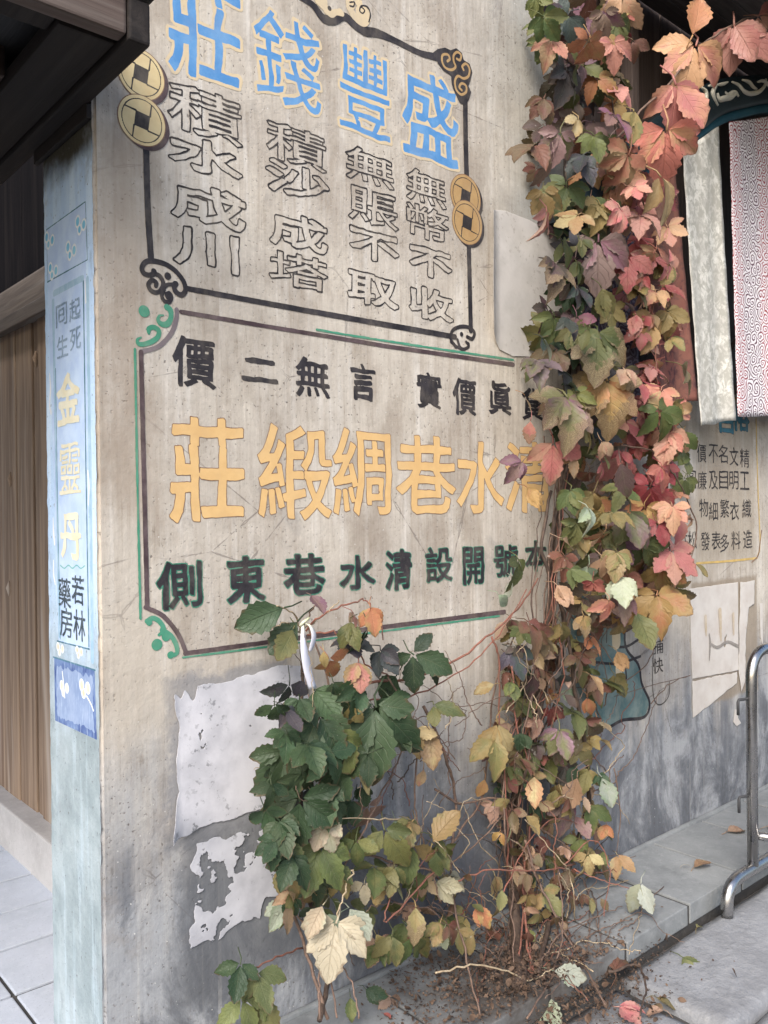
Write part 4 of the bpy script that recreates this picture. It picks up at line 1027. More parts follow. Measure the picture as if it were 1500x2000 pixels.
tube('rung', [(px_ + .01, 0, zz), (px_ + .06, -.05, zz - .01), (px_ + .12, -.12, zz - .015), (px_ + .5, -.3, zz - .02)], RR * .7, M_STEEL, rack, 12)
for py in (1368, 1560, 1708):
    z_ = rk(1455, py)[2]
    tube('hook', [(px_ if py < 1700 else .06, .0, z_), (px_ - .055 if py < 1700 else .075, .02, z_), (px_ - .062 if py < 1700 else .09, .02, z_ - .008), (px_ - .062 if py < 1700 else .09, .02, z_ - .055)], .0055, M_IRON, rack, 8)

# ================================================================== VINES
def leaflet(L, W, ang, bend, fold, twist, serr, seed, z0=0.0, n=13):
    """returns verts, faces, uvs of one leaflet; stalk end at the origin, pointing along -Y turned by ang"""
    rs = random.Random(seed); V = []; F = []; UV = []
    cols = (-1.0, -0.5, 0.0, 0.5, 1.0)
    ca, sa = math.cos(ang), math.sin(ang)
    k1 = rs.uniform(-.25, .25); ph = rs.uniform(0, 6)
    for i in range(n + 1):
        t = i / n
        w = W * 0.5 * (math.sin(math.pi * min(1, t ** 0.86)) ** 0.92 if 0 < t < 1 else 0.0)
        if t > 0.78: w *= 1 - 0.35 * (t - 0.78) / 0.22
        tooth = 1 + serr * (1 if i % 2 else -1) * (0.35 + t)
        for c in cols:
            ww = w * (tooth if abs(c) == 1 else 1)
            x = c * ww + k1 * L * 0.12 * math.sin(t * 3)
            y = -L * (0.07 + 0.93 * t) + (-0.045 * L if abs(c) == 1 and 0 < i < n else 0)
            z = z0 - bend * L * t * t + fold * abs(c) * w + 0.035 * L * math.sin(t * 9 + ph) * abs(c) * .6 + twist * c * w * t
            X = ca * x - sa * y; Y = sa * x + ca * y
            V.append((X, Y, z)); UV.append(((c + 1) / 2, t))
    m_ = len(cols)
    for i in range(n):
        for j in range(m_ - 1):
            a = i * m_ + j; F.append((a, a + m_, a + m_ + 1, a + 1))
    return V, F, UV
def leaf_mesh(name, kind, seed, petiole=True):
    rs = random.Random(seed); V = []; F = []; UV = []
    def addm(d):
        v, f, u = d; b = len(V); V.extend(v); UV.extend(u); F.extend([tuple(b + i for i in q_) for q_ in f])
    specs = {5: [(-1.95, .62), (-1.0, .86), (0, 1.0), (1.0, .86), (1.95, .62)], 3: [(-1.05, .78), (0, 1.0), (1.05, .78)], 4: [(-1.7, .7), (-.55, .95), (.55, 1.0), (1.6, .65)], 2: [(-.45, .95), (.5, 1.0)], 1: [(0, 1.0)]}[kind]
    narrow = rs.choice((1.0, 1.0, .85, .7, .5)); LVv = []
    for i, (a, s) in enumerate(specs):
        a *= narrow
        s *= rs.uniform(.84, 1.12)
        addm(leaflet(s, s * rs.uniform(.50, .62), a + rs.uniform(-.16, .16), rs.choice((rs.uniform(-.1, .35), rs.uniform(.2, .75))), rs.uniform(-.1, .55), rs.uniform(-.6, .6), 0.105, seed * 31 + i, z0=-0.02 * abs(i - len(specs) // 2) + rs.uniform(-.03, .03)))
    if petiole:
        v, f = tube_data([(0, -.05, 0), (rs.uniform(-.05, .05), .12, -.05), (rs.uniform(-.2, .2), .38, -.30)], [.020, .016, .014], 5)
        b = len(V); V.extend([tuple(p) for p in v]); UV.extend([(0.5, 0.05)] * len(v)); F.extend([tuple(b + i for i in q_) for q_ in f])
    me = bpy.data.meshes.new(name); me.from_pydata(V, [], F); me.update()
    me.polygons.foreach_set('use_smooth', [True] * len(me.polygons))
    at = me.attributes.new('lv', 'FLOAT', 'POINT'); nl = len(V); per = 14 * 5
    rv = [rs.random() for _ in range(12)]
    at.data.foreach_set('value', [rv[min(11, i // per)] for i in range(nl)])
    ul = me.uv_layers.new(name='UVMap')
    for lp in me.loops: ul.data[lp.index].uv = UV[lp.vertex_index]
    me.materials.append(M_LEAF); return me
LEAFM = {kd: [leaf_mesh('leaf', kd, 100 * kd + i) for i in range(12)] for kd in (1, 2, 3, 4, 5)}
PAL = {'G': ((.032, .066, .026), (.055, .098, .040)), 'S': ((.060, .078, .070), (.085, .070, .085)), 'g': ((.095, .125, .034), (.17, .175, .048)),
       'y': ((.34, .235, .075), (.23, .205, .065)), 'Y': ((.50, .37, .17), (.42, .26, .10)), 'o': ((.48, .19, .07), (.44, .27, .08)),
       'c': ((.62, .23, .15), (.60, .34, .17)), 'r': ((.52, .16, .155), (.56, .26, .19)), 'm': ((.38, .062, .070), (.42, .13, .10)),
       'p': ((.235, .105, .145), (.25, .16, .13)), 'P': ((.12, .062, .064), (.10, .08, .055)), 'b': ((.20, .075, .048), (.16, .11, .05)),
       't': ((.46, .30, .18), (.36, .21, .12)), 'l': ((.40, .45, .33), (.33, .39, .25)), 'C': ((.52, .48, .31), (.46, .38, .25)), 'v': ((.16, .17, .06), (.23, .13, .15))}
def set_leaf(o, colr, decay):
    a, b = PAL[colr]; j = random.uniform(.70, 1.10)
    dull = lambda c: tuple(x * .86 + .14 * (c[0] * .3 + c[1] * .6 + c[2] * .1) for x in c)
    a, b = dull(a), dull(b)
    if random.random() < .3: a, b = b, a
    o['tint_a'] = [min(1, x * j * random.uniform(.93, 1.07)) for x in a]; o['tint_b'] = [min(1, x * j * random.uniform(.9, 1.1)) for x in b]; o['decay'] = float(decay)
def place_leaf(parent, pos, size, colr, kd=5, rot=None, decay=0.0, name='leaf', face=0.5, spread=.42):
    o = bpy.data.objects.new(name, random.choice(LEAFM[kd]))
    tocam = Vector(CAM - pos).normalized(); out = Vector((0, -1, 0))
    nrm = (out * (1 - face) + tocam * face + Vector((random.gauss(0, spread), random.gauss(0, .25), random.gauss(.28, spread)))).normalized()
    upv = Vector((0, 0, 1)); upv = (upv - nrm * upv.dot(nrm)).normalized()
    rt = upv.cross(nrm).normalized()
    r_ = random.gauss(0, .42) if rot is None else rot
    c, s = math.cos(r_), math.sin(r_)
    ax = rt * c + upv * s; ay = upv * c - rt * s
    M = Matrix(((ax.x, ay.x, nrm.x, pos[0]), (ax.y, ay.y, nrm.y, pos[1]), (ax.z, ay.z, nrm.z, pos[2]), (0, 0, 0, 1))) @ Matrix.Diagonal((size, size, size, 1))
    link(o, parent); o.matrix_world = M
    set_leaf(o, colr, decay); return o
def plant_leaves(parent, text, dlo, dhi, base_y=0.0, mul=1.0):
    """x y r colour [leaflets] [rotation deg] [decay]; photo pixels of the stalk end, longest leaflet r"""
    for ln in text.strip().splitlines():
        for rec in ln.split(';'):
            f = rec.split()
            if not f: continue
            x_, y_, r_ = float(f[0]), float(f[1]), float(f[2]); colr = f[3][0]; dec = 0.62 if '*' in f[3] else 0.0
            kd = int(f[4]) if len(f) > 4 else 5; rot = math.radians(float(f[5])) if len(f) > 5 else None
            d = random.uniform(dlo, dhi)
            if len(f) > 6: d = float(f[6])
            p = on_y(x_, y_, base_y - d)
            big = len(f) > 6
            place_leaf(parent, p, r_ * mpp(p) * (1.12 if big else .98) * mul, colr, kd, rot, dec, face=.75 if big else .5, spread=.22 if big else .50)
V1 = thing('climbing_vine', 'tall autumn vine with red, orange, purple and green leaves climbing the wall', 'vine', tuple(on_z(1015, 1905, 0.0)))
V2 = thing('climbing_vine', 'low green leaved vine in front of the peeling white poster', 'vine', tuple(on_z(640, 1985, 0.0)))
_inv = {}
def stem(parent, pts, w0, w1, mat, d=None, name='stem', sides=6, jit=0.006):
    """pts: (x, y[, distance off wall]) in photo pixels"""
    W3 = []
    for p in pts:
        dd = p[2] if len(p) > 2 else (d if d is not None else .08)
        q_ = on_y(p[0], p[1], -dd)
        if q_[2] < 0.004: q_ = on_z(p[0], p[1], 0.008)
        W3.append(q_)
    P = catmull(W3, 6); n = len(P)
    P = [p + RNG.normal(0, jit * .35, 3) for p in P]
    rad = [0.5 * (w0 + (w1 - w0) * i / (n - 1)) * mpp(P[i]) for i in range(n)]
    o = bpy.data.objects.new(name, None); 
    V, F = tube_data([tuple(p) for p in P], rad, sides)
    bpy.data.objects.remove(o)
    o = mesh_obj(name, V, F, mat, None, True)
    o.parent = parent; o.matrix_parent_inverse = Matrix.Translation(-parent.location)
    return o
# --- right vine: trunk strands
for pts, w0, w1, mt in (
    ([(1010, 1930, .25), (1008, 1820, .16), (1000, 1700, .08), (1003, 1590, .05), (1030, 1450, .05), (1060, 1300, .06), (1078, 1150, .07), (1092, 1000, .06), (1102, 860, .05), (1108, 700, .05), (1112, 560, .05), (1120, 380, .05), (1128, 180, .05), (1135, -40, .05)], 26, 10, M_BARK),
    ([(1022, 1925, .24), (1030, 1800, .14), (1015, 1680, .07), (1012, 1560, .08), (1052, 1400, .09), (1082, 1250, .08), (1072, 1120, .09), (1085, 1010, .07), (1112, 880, .07), (1100, 720, .06)], 14, 8, M_BARK),
    ([(1050, 1900, .25), (1085, 1760, .12), (1130, 1640, .08), (1150, 1560, .10), (1140, 1440, .12), (1120, 1330, .13), (1100, 1200, .13), (1060, 1080, .12), (1075, 960, .10)], 11, 6, M_BARK),
    ([(1090, 1300, .12), (1130, 1150, .15), (1180, 1050, .18), (1215, 950, .2), (1230, 840, .14), (1225, 700, .12), (1230, 520, .12), (1215, 330, .11), (1190, 150, .10), (1180, -30, .1)], 6, 3, M_TWIG),
    ([(1225, 700, .12), (1260, 560, .13), (1255, 430, .13), (1240, 330, .13)], 4, 2.5, M_TWIG),
    ([(1110, 420, .06), (1160, 330, .15), (1230, 240, .24), (1300, 170, .30), (1370, 90, .32), (1450, 40, .34), (1520, 20, .34)], 5, 4, M_TWIG),
    ([(1210, 870, .2), (1270, 880, .24), (1310, 920, .25), (1340, 970, .25), (1360, 1030, .25), (1350, 1090, .25), (1310, 1170, .24), (1265, 1255, .22)], 3.5, 2, M_TWIG),
    ([(1270, 780, .22), (1300, 900, .24), (1308, 1010, .25), (1305, 1100, .25)], 3, 2, M_TWIG),
    ([(1275, 560, .24), (1278, 660, .25), (1285, 760, .25), (1300, 850, .25)], 3, 2, M_RTWIG),
    ([(1110, 1200, .12), (1160, 1240, .14), (1200, 1300, .15)], 4, 2, M_TWIG)):
    stem(V1, pts, w0, w1, mt)
for i in range(16):                                           # bundle of thin dry strands round the trunk
    x0 = random.uniform(-26, 26); pts = []
    for (x, y) in ((1010, 1900), (1010, 1760), (1005, 1640), (1025, 1480), (1060, 1320), (1080, 1160), (1092, 1010), (1104, 850)):
        pts.append((x + x0 + random.gauss(0, 14), y, random.uniform(.05, .16)))
    a = random.randint(0, 3); b = random.randint(5, 8)
    stem(V1, pts[a:b], random.uniform(2.5, 5), random.uniform(1.5, 3), random.choice([M_TWIG, M_RTWIG, M_BARK]), jit=.01)
for pts, w, mt in (
    ([(880, 1650, .06), (940, 1560, .05), (955, 1440, .05), (970, 1330, .07), (1010, 1230, .1)], 5, M_TWIG),
    ([(700, 1335, .12), (800, 1325, .10), (880, 1295, .10), (950, 1245, .12), (1010, 1190, .12), (1050, 1130, .12)], 6, M_RTWIG),
    ([(690, 1370, .12), (800, 1360, .11), (900, 1310, .11), (975, 1240, .13), (1030, 1150, .13)], 4, M_RTWIG),
    ([(850, 1540, .06), (900, 1570, .06), (980, 1560, .10), (1060, 1620, .12), (1130, 1670, .14)], 5, M_TWIG),
    ([(830, 1380, .08), (870, 1480, .06), (890, 1560, .05), (880, 1700, .08), (900, 1830, .18), (940, 1990, .36)], 7, M_TWIG),
    ([(860, 1700, .10), (940, 1640, .10), (990, 1580, .12)], 4, M_TWIG),
    ([(1025, 1640, .14), (1060, 1740, .2), (1120, 1850, .3), (1180, 1960, .4)], 6, M_TWIG),
    ([(870, 1730, .12), (960, 1700, .18), (1060, 1700, .2), (1120, 1690, .2)], 4, M_RTWIG),
    ([(1000, 1300, .14), (1010, 1420, .14), (1045, 1520, .15), (1060, 1600, .15)], 4, M_RTWIG),
    ([(960, 1245, .13), (975, 1290, .13), (975, 1400, .12), (980, 1480, .12)], 4.5, M_RTWIG),
    ([(1200, 1500, .10), (1212, 1590, .1), (1205, 1670, .12)], 2.5, M_TWIG),
    ([(1040, 1900, .3), (1100, 1820, .28), (1170, 1790, .26), (1215, 1770, .25)], 3, M_TWIG),
    ([(1120, 1700, .2), (1180, 1720, .28), (1230, 1735, .34)], 3, M_RTWIG),
    ([(1100, 1690, .2), (1160, 1640, .2), (1190, 1700, .24), (1178, 1790, .3)], 3, M_RTWIG),
    ([(850, 1900, .28), (930, 1885, .3), (1000, 1900, .32), (1035, 1915, .34), (1080, 1890, .36)], 4, M_STRAW),
    ([(1190, 1900, .36), (1240, 1885, .38), (1262, 1920, .4), (1250, 1985, .44)], 6, M_BARK),
    ([(1030, 1990, .4), (1080, 1900, .34), (1100, 1800, .28), (1090, 1700, .2)], 4, M_TWIG),
    ([(1270, 1375, .05), (1310, 1335, .05), (1345, 1320, .05), (1200, 1360, .05)], 2, M_TWIG),
    ([(980, 1750, .2), (1030, 1650, .16), (1080, 1600, .15), (1130, 1610, .14)], 3, M_RTWIG)):
    stem(V1, pts, w, w * .55, mt)
RIGHT = '''
1060 30 62 g; 1205 40 62 g; 1110 30 70 S; 1180 22 50 p; 1078 75 62 c 3; 1150 78 60 o; 1197 82 55 r; 1236 78 40 b 2; 1108 135 72 S; 1165 150 55 o 4; 1203 165 52 r; 1208 120 50 g 3
1062 190 62 b; 1198 222 72 p; 1130 230 52 Y 3; 1238 215 66 y 2; 1045 280 78 b 5 -30; 1095 258 66 v; 1080 312 64 p 1 -12; 1140 300 76 S; 1189 282 46 r; 1230 300 82 c; 1160 262 60 g
1302 250 102 c 5 4 .34; 1318 160 112 r 5 25 .34; 1360 84 104 c 5 -8 .35; 1432 46 104 r 5 15 .36; 1352 72 72 o 1 160 .35; 1480 30 60 r 3 60 .36; 1200 350 74 c; 1290 342 92 Y 2 -10; 1108 362 72 g; 1062 372 56 y; 1068 410 66 r 3
1130 418 62 Y; 1172 398 62 y; 1212 405 62 r; 1250 420 64 r; 1238 362 46 r; 1098 470 62 g 3; 1168 468 100 p 5 5 .26; 1246 462 52 m; 1226 500 70 m 3; 1280 492 46 c; 1308 512 60 y 3; 1082 512 88 P* 5 -5
1174 560 66 g 2; 1232 555 64 y; 1252 552 60 c 3; 1281 568 50 c; 1303 605 66 y; 1242 612 52 m 2; 1274 632 64 p; 1084 618 66 g; 1112 622 56 S 3; 1166 646 102 g* 5 0 .28; 1128 560 60 S
1046 702 74 v; 1186 738 108 o* 5 0 .28; 1108 772 102 v* 5 -8 .24; 1024 770 42 o 1; 1036 820 46 r* 1; 1281 702 56 c; 1247 742 60 m 3; 1292 760 58 c; 1330 712 62 y 2; 1256 786 52 m; 1288 800 70 g; 1308 840 60 c 5 0 .3
1080 862 74 r 3 5 .2; 1022 900 52 p 3; 1028 950 50 o 2; 1216 880 44 m; 1244 872 32 m; 1176 905 40 m 3; 1212 900 72 P 1; 1336 880 66 g 3; 1293 910 56 m; 1270 948 70 m; 1313 985 62 c; 1218 952 58 g 3; 1345 930 36 g 1
1148 990 52 l 3; 1230 995 86 v 5 0 .28; 1114 955 60 g; 1285 1020 56 m; 1312 1072 72 r 5 0 .3; 1098 1050 52 t 1 60; 1180 1040 62 c 3; 1252 1060 68 g; 1212 1125 62 l 3 10 .3; 1150 1105 46 l 2; 1158 1135 42 m
1292 1108 64 o; 1282 1160 76 o 5 0 .28; 1315 1145 62 y*; 1144 1165 72 P; 1140 1200 46 y* 3; 1240 1190 74 g 1 12 .28; 1262 1185 60 o 3; 1086 1140 58 t 2; 1030 1212 64 b 3; 1012 1090 58 g 3; 1000 1130 48 l 1 30; 972 1160 42 l 1 40
1356 1100 36 y 1; 1350 1010 26 c 2; 1190 1170 54 c 3; 1342 1060 30 r 2; 1216 1215 46 y 2; 1320 960 40 c 3; 1160 960 60 y 3; 1195 1000 56 y; 1260 990 60 o; 1130 1020 54 g; 1175 860 44 t 2; 1220 720 50 t 2
1255 540 40 m 3; 1262 500 40 r 3; 1308 660 46 y 3; 1320 780 44 y 3; 1334 840 50 g 2; 1205 1075 60 y; 1110 1110 56 g 3; 1175 1090 50 t 3; 1225 1165 52 p 3; 1120 890 40 t 2; 1150 920 46 b 3; 1060 660 50 S 3; 1150 640 48 g 3
'''
plant_leaves(V1, RIGHT, .20, .34)
RIGHTLOW = '''
1036 1222 60 b; 998 1268 62 S 3; 1022 1300 68 G 3; 1044 1312 62 P 1; 1098 1315 60 S 2; 1150 1315 46 Y 1; 1172 1325 58 g 2; 1204 1270 46 Y 2; 1200 1315 52 y 3; 968 1335 46 Y 1 -70; 1008 1365 56 g; 1032 1362 30 C 1; 1074 1380 50 m 3; 1114 1385 62 g; 1092 1350 46 l 1 60
1052 1400 46 t 3; 1092 1422 66 v 5 0 .2; 1168 1420 62 o 2; 972 1410 70 Y 2 0 .16; 965 1440 66 y 3 -10 .15; 948 1520 44 o 1 -20; 990 1515 46 b 3; 1043 1512 54 Y 1 0 .18; 1074 1478 58 g 3; 1108 1490 60 P; 1126 1460 46 y 3; 1128 1515 60 t 1 0 .18; 1174 1515 52 l 1 20 .18
1098 1552 40 Y 2; 1100 1570 56 p 3 -15; 1122 1590 54 p 1 15; 1148 1572 54 g 2; 1184 1608 34 o 2; 1046 1568 40 Y 1 70; 1000 1580 50 b* 3; 1024 1590 48 y 1; 1142 1648 46 y 2; 1205 1668 44 Y 2; 1018 1430 50 G 3; 1164 1610 40 g 1; 1160 1690 46 y
876 1712 46 C 3 60; 967 1710 52 Y 3; 932 1765 46 o 2; 972 1765 50 Y 1; 1058 1740 62 y 3 30; 1022 1800 66 g 4; 1188 1775 50 t 2; 1252 1722 56 l 2 0 .34; 1148 1668 46 Y 3; 1078 1895 56 l 1 75 .36; 1052 1940 62 l 2 5 .36; 1124 1870 40 y 2; 893 1815 46 y 3; 868 1790 46 g 3; 1168 1770 40 t 2
1010 1480 56 b 3; 1060 1450 50 g 3; 1140 1410 56 b 3; 1030 1640 44 b 2; 1085 1540 48 y 2; 1150 1500 50 y 3; 1000 1330 50 g 3; 1125 1280 50 b 3; 1065 1270 56 P 3; 1150 1240 46 o 3; 1095 1215 50 y 3; 1180 1660 38 g 2; 910 1790 44 y 3; 1040 1890 44 b 3
'''
plant_leaves(V1, RIGHTLOW, .08, .18)
# darker leaves deep in the mass, between the listed ones
def inside(poly, n):
    P = np.array(poly, float); lo, hi = P.min(0), P.max(0); out = []
    while len(out) < n:
        c = lo + RNG.random(2) * (hi - lo)
        if poly_sdf(np.array([[c[0]]]), np.array([[c[1]]]), poly)[0, 0] < -6: out.append(c)
    return out
MASS = {}
def mass_leaf(vine, pos, size, colr, kd, decay=0.0):
    """past the 300 largest, leaves of a vine are gathered into one mass"""
    o = place_leaf(None, pos, size, colr, kd, spread=.55, decay=decay)
    MASS.setdefault(vine.name, []).append((o.data, o.matrix_world.copy(), list(o['tint_a']), list(o['tint_b']), decay))
    bpy.data.objects.remove(o)
def zone(x, y):
    if y < 860:
        if x < 1120: return 'ggGSvPbPG'
        if x < 1215: return 'gypPoSvbg'
        return 'crrrmmrco'
    if y < 1230:
        return 'ggyybotP' if x < 1200 else 'rmcoygrp'
    return 'tYybgGlPtb'
BODY = [(1035, -30), (1225, -30), (1235, 230), (1300, 320), (1318, 560), (1330, 760), (1348, 900), (1335, 1120), (1270, 1200), (1120, 1230), (1075, 1090), (1095, 880), (1050, 730), (1040, 540), (1070, 420), (1020, 300), (1050, 150)]
for i, (x, y) in enumerate(inside(BODY, 290)):
    fr = x > 1105 and 270 < y < 870
    p = on_y(x, y, -(random.uniform(.16, .25) if fr and random.random() < .7 else random.uniform(.03, .22))); sz = random.uniform(38, 66) * mpp(p); cc = random.choice(zone(x, y)); kd = random.choice((3, 5, 5, 4))
    if i < 70: place_leaf(V1, p, sz * 1.15, cc, kd, spread=.5)
    else: mass_leaf(V1, p, sz, cc, kd)
LOWB = [(985, 1200), (1160, 1200), (1190, 1400), (1190, 1620), (1180, 1720), (1000, 1740), (940, 1560), (960, 1380)]
for i, (x, y) in enumerate(inside(LOWB, 150)):
    p = on_y(x, y, -random.uniform(.03, .17)); sz = random.uniform(26, 46) * mpp(p); cc = random.choice('tyybgGPtbgob'); kd = random.choice((1, 1, 2, 3, 3, 5))
    if i < 18: place_leaf(V1, p, sz, cc, kd, spread=.6)
    else: mass_leaf(V1, p, sz, cc, kd)
for i, (x, y) in enumerate(inside([(880, 1700), (1200, 1660), (1230, 1760), (1140, 1900), (900, 1920), (840, 1800)], 46)):
    p = on_y(x, y, -random.uniform(.10, .26))
    if p[2] > .02: mass_leaf(V1, p, random.uniform(24, 44) * mpp(p), random.choice('tybbgtby'), random.choice((1, 2, 3)))
def tangle(vine, cx0, cx1, cy0, cy1, n, wmax=3.2):
    for i in range(n):
        x, y = random.uniform(cx0, cx1), random.uniform(cy0, cy1); a = random.uniform(-2.6, -.5); d = random.uniform(.05, .2); pts = []
        for k_ in range(random.randint(4, 7)):
            pts.append((x, y, d)); st = random.uniform(22, 52); x += st * math.cos(a); y -= st * math.sin(a) * -1; a += random.gauss(0, .5); d = min(.3, max(.03, d + random.gauss(0, .025)))
        stem(vine, pts, random.uniform(1.6, wmax), random.uniform(1.0, 1.8), random.choice([M_TWIG, M_RTWIG, M_TWIG, M_STRAW, M_BARK]), name='twig', sides=5)
tangle(V1, 940, 1190, 1330, 1880, 46); tangle(V1, 860, 1230, 1720, 1960, 46)
# --- left vine
for pts, w0, w1, mt in (
    ([(625, 1990, .25), (640, 1900, .16), (610, 1780, .10), (585, 1640, .08), (595, 1480, .07), (590, 1350, .06), (588, 1235, .06)], 11, 6, M_BARK),
    ([(640, 1990, .24), (600, 1860, .14), (560, 1720, .09), (600, 1600, .10), (660, 1480, .10), (640, 1330, .10), (600, 1225, .07)], 7, 4, M_TWIG),
    ([(588, 1240, .06), (575, 1200, .09), (540, 1182, .12)], 5, 2.5, M_STRAW), ([(588, 1235, .06), (560, 1215, .10), (530, 1230, .12)], 3.5, 2, M_STRAW),
    ([(590, 1232, .06), (610, 1190, .12), (628, 1165, .14)], 4, 2, M_TWIG), ([(592, 1228, .06), (640, 1195, .12), (665, 1172, .14)], 3.5, 2, M_STRAW),
    ([(595, 1230, .07), (640, 1195, .12), (690, 1178, .14), (712, 1173, .14), (725, 1185, .15), (745, 1210, .15), (746, 1250, .15)], 4, 2.5, M_RTWIG),
    ([(600, 1240, .07), (650, 1235, .12), (690, 1262, .14), (720, 1300, .14), (760, 1320, .14)], 4, 3, M_RTWIG),
    ([(625, 1990, .3), (625, 1900, .26), (640, 1830, .22)], 5, 3, M_TWIG), ([(660, 1990, .3), (640, 1890, .22), (600, 1820, .16), (570, 1770, .12)], 4, 3, M_TWIG),
    ([(590, 1850, .14), (530, 1875, .2), (490, 1900, .22), (480, 1960, .24), (478, 2010, .26)], 4, 3, M_RTWIG),
    ([(760, 1320, .14), (800, 1395, .12), (815, 1470, .12), (810, 1560, .12), (825, 1640, .14), (840, 1700, .16)], 4, 3, M_TWIG),
    ([(590, 1700, .12), (700, 1670, .16), (780, 1690, .18), (850, 1700, .18)], 5, 3.5, M_TWIG),
    ([(600, 1760, .12), (680, 1680, .16), (740, 1560, .15), (780, 1480, .12), (800, 1420, .12)], 5, 3, M_TWIG),
    ([(660, 1720, .2), (690, 1700, .22), (668, 1750, .24), (658, 1800, .25)], 4, 3, M_STRAW),
    ([(790, 1600, .18), (740, 1600, .2), (650, 1600, .22)], 4, 2, M_STRAW),
    ([(700, 1990, .34), (690, 1930, .3), (660, 1860, .24), (640, 1800, .2)], 4, 2.5, M_TWIG),
    ([(850, 1700, .18), (800, 1755, .22), (750, 1800, .24), (770, 1730, .2)], 4, 3, M_RTWIG)):
    stem(V2, pts, w0, w1, mt)
LEFT = '''
560 1185 68 G 1 -75 .12; 585 1210 74 G 1 -50 .10; 606 1160 42 p 1 20; 575 1225 56 g 1 -45 .10; 690 1196 42 r 3; 684 1212 50 g 2; 724 1184 46 o 3; 720 1228 52 G 2; 684 1246 50 S; 742 1268 54 S; 700 1290 52 c 3 0 .18; 642 1286 48 o 3; 632 1270 30 Y 1
806 1276 58 G 4 40 .16; 828 1288 50 G 2 60; 776 1318 58 G 2; 566 1336 60 S 3; 556 1378 46 S 3; 584 1362 58 G; 612 1345 66 G 3; 622 1396 92 G 5 -20 .18; 734 1375 98 G 5 5 .20; 660 1420 74 g 3 10; 712 1424 84 G 3; 764 1430 66 G 3; 682 1378 40 y 2
536 1376 46 G 3; 560 1465 76 G 5 5 .16; 524 1470 46 S 1; 640 1470 68 G 3; 806 1425 44 Y 3 10 .16; 838 1420 52 Y 1 12 .17; 846 1375 46 g 2 50; 828 1500 40 c 1 -5; 586 1560 82 G 5 0 .2; 636 1602 50 C 4 0 .22; 660 1568 52 G 3; 516 1580 56 G 3; 750 1618 66 g 3
800 1640 56 g 1 -5 .2; 842 1650 56 y 1 150 .2; 806 1602 50 y 2; 628 1650 72 g 4 0 .2; 730 1690 62 g 4; 548 1690 48 y 2; 560 1755 46 l 2 -60; 574 1668 60 G; 812 1768 52 y* 1 0 .22; 806 1830 56 g 2; 766 1825 50 g 2 -30; 657 1798 76 C 5 0 .26; 680 1770 52 l 1 30 .25; 632 1765 44 C 1 -40 .24
470 1880 52 G 3 -20 .24; 500 1900 50 g 3 20 .24; 472 1950 60 g 3 0 .25; 510 1945 50 g 2 10 .25; 712 1930 34 G 2 60; 684 1945 34 g 1; 600 1730 44 y 1; 655 1500 60 G; 590 1510 60 G; 545 1600 56 G; 690 1560 56 G 3; 695 1640 50 g 3; 770 1690 44 g 3
760 1360 56 G; 700 1340 60 G; 650 1330 50 G 3; 560 1430 50 G; 700 1500 46 y 2; 720 1470 60 G 3; 530 1530 46 G 3; 600 1450 64 G; 640 1540 50 G 3; 790 1720 42 g 2; 850 1720 46 C 2 60; 610 1700 56 G; 540 1640 50 G; 665 1700 40 y 2; 760 1760 44 g 2; 860 1800 44 y 3
'''
plant_leaves(V2, LEFT, .12, .24, mul=1.28)
for x, y in inside([(525, 1340), (640, 1290), (770, 1300), (820, 1400), (740, 1500), (700, 1640), (600, 1720), (515, 1640), (520, 1480)], 26):
    p = on_y(x, y, -random.uniform(.03, .14)); place_leaf(V2, p, random.uniform(40, 62) * mpp(p), random.choice('GGGGGgS'), random.choice((3, 5, 4)), spread=.5)
for x, y in inside([(560, 1600), (760, 1560), (880, 1620), (900, 1800), (800, 1880), (620, 1800), (540, 1760)], 46):
    p = on_y(x, y, -random.uniform(.05, .2)); place_leaf(V2, p, random.uniform(36, 58) * mpp(p), random.choice('gggGyyCltgt'), random.choice((1, 2, 3, 4)), spread=.5)
tangle(V2, 600, 900, 1400, 1900, 44, 2.8)
for vn in (V1, V2):
    L = MASS.get(vn.name)
    if not L: continue
    Vs = []; Fs = []; uvs = []; TA = []; TB = []; DC = []; LV = []
    for me, M, ta, tb, dc in L:
        b = len(Vs); jj = [x * random.uniform(.97, 1.03) for x in ta]
        nv = len(me.vertices); Vs += [tuple(M @ v_.co) for v_ in me.vertices]
        Fs += [tuple(b + q_ for q_ in pl.vertices) for pl in me.polygons]
        uvs += [tuple(me.uv_layers[0].data[li].uv) for li in range(len(me.loops))]
        TA += [(*jj, 1.0)] * nv; TB += [(*tb, 1.0)] * nv; LV += [a_.value for a_ in me.attributes['lv'].data]; DC += [dc] * nv
    me = bpy.data.meshes.new('leaf_mass'); me.from_pydata(Vs, [], Fs); me.update(); me.polygons.foreach_set('use_smooth', [True] * len(me.polygons))
    ul = me.uv_layers.new(name='UVMap'); ul.data.foreach_set('uv', [c_ for u_ in uvs for c_ in u_])
    for nm, dat in (('tint_a', TA), ('tint_b', TB)):
        at = me.attributes.new(nm, 'FLOAT_COLOR', 'POINT'); at.data.foreach_set('color', [c_ for t_ in dat for c_ in t_])
    for nm, dat in (('lv', LV), ('decay', DC)):
        at = me.attributes.new(nm, 'FLOAT', 'POINT'); at.data.foreach_set('value', dat)
    me.materials.append(M_LEAFG)
    o = link(bpy.data.objects.new('leaf_mass', me), vn); o.matrix_parent_inverse = Matrix.Translation(-vn.location); o['kind'] = 'stuff'
# leaves keep their world place under the vine's own base point
for vn in (V1, V2):
    for ch in vn.children:
        if ch.name.startswith('leaf') and not ch.name.startswith('leaf_mass'): ch.matrix_parent_inverse = Matrix.Translation(-vn.location)

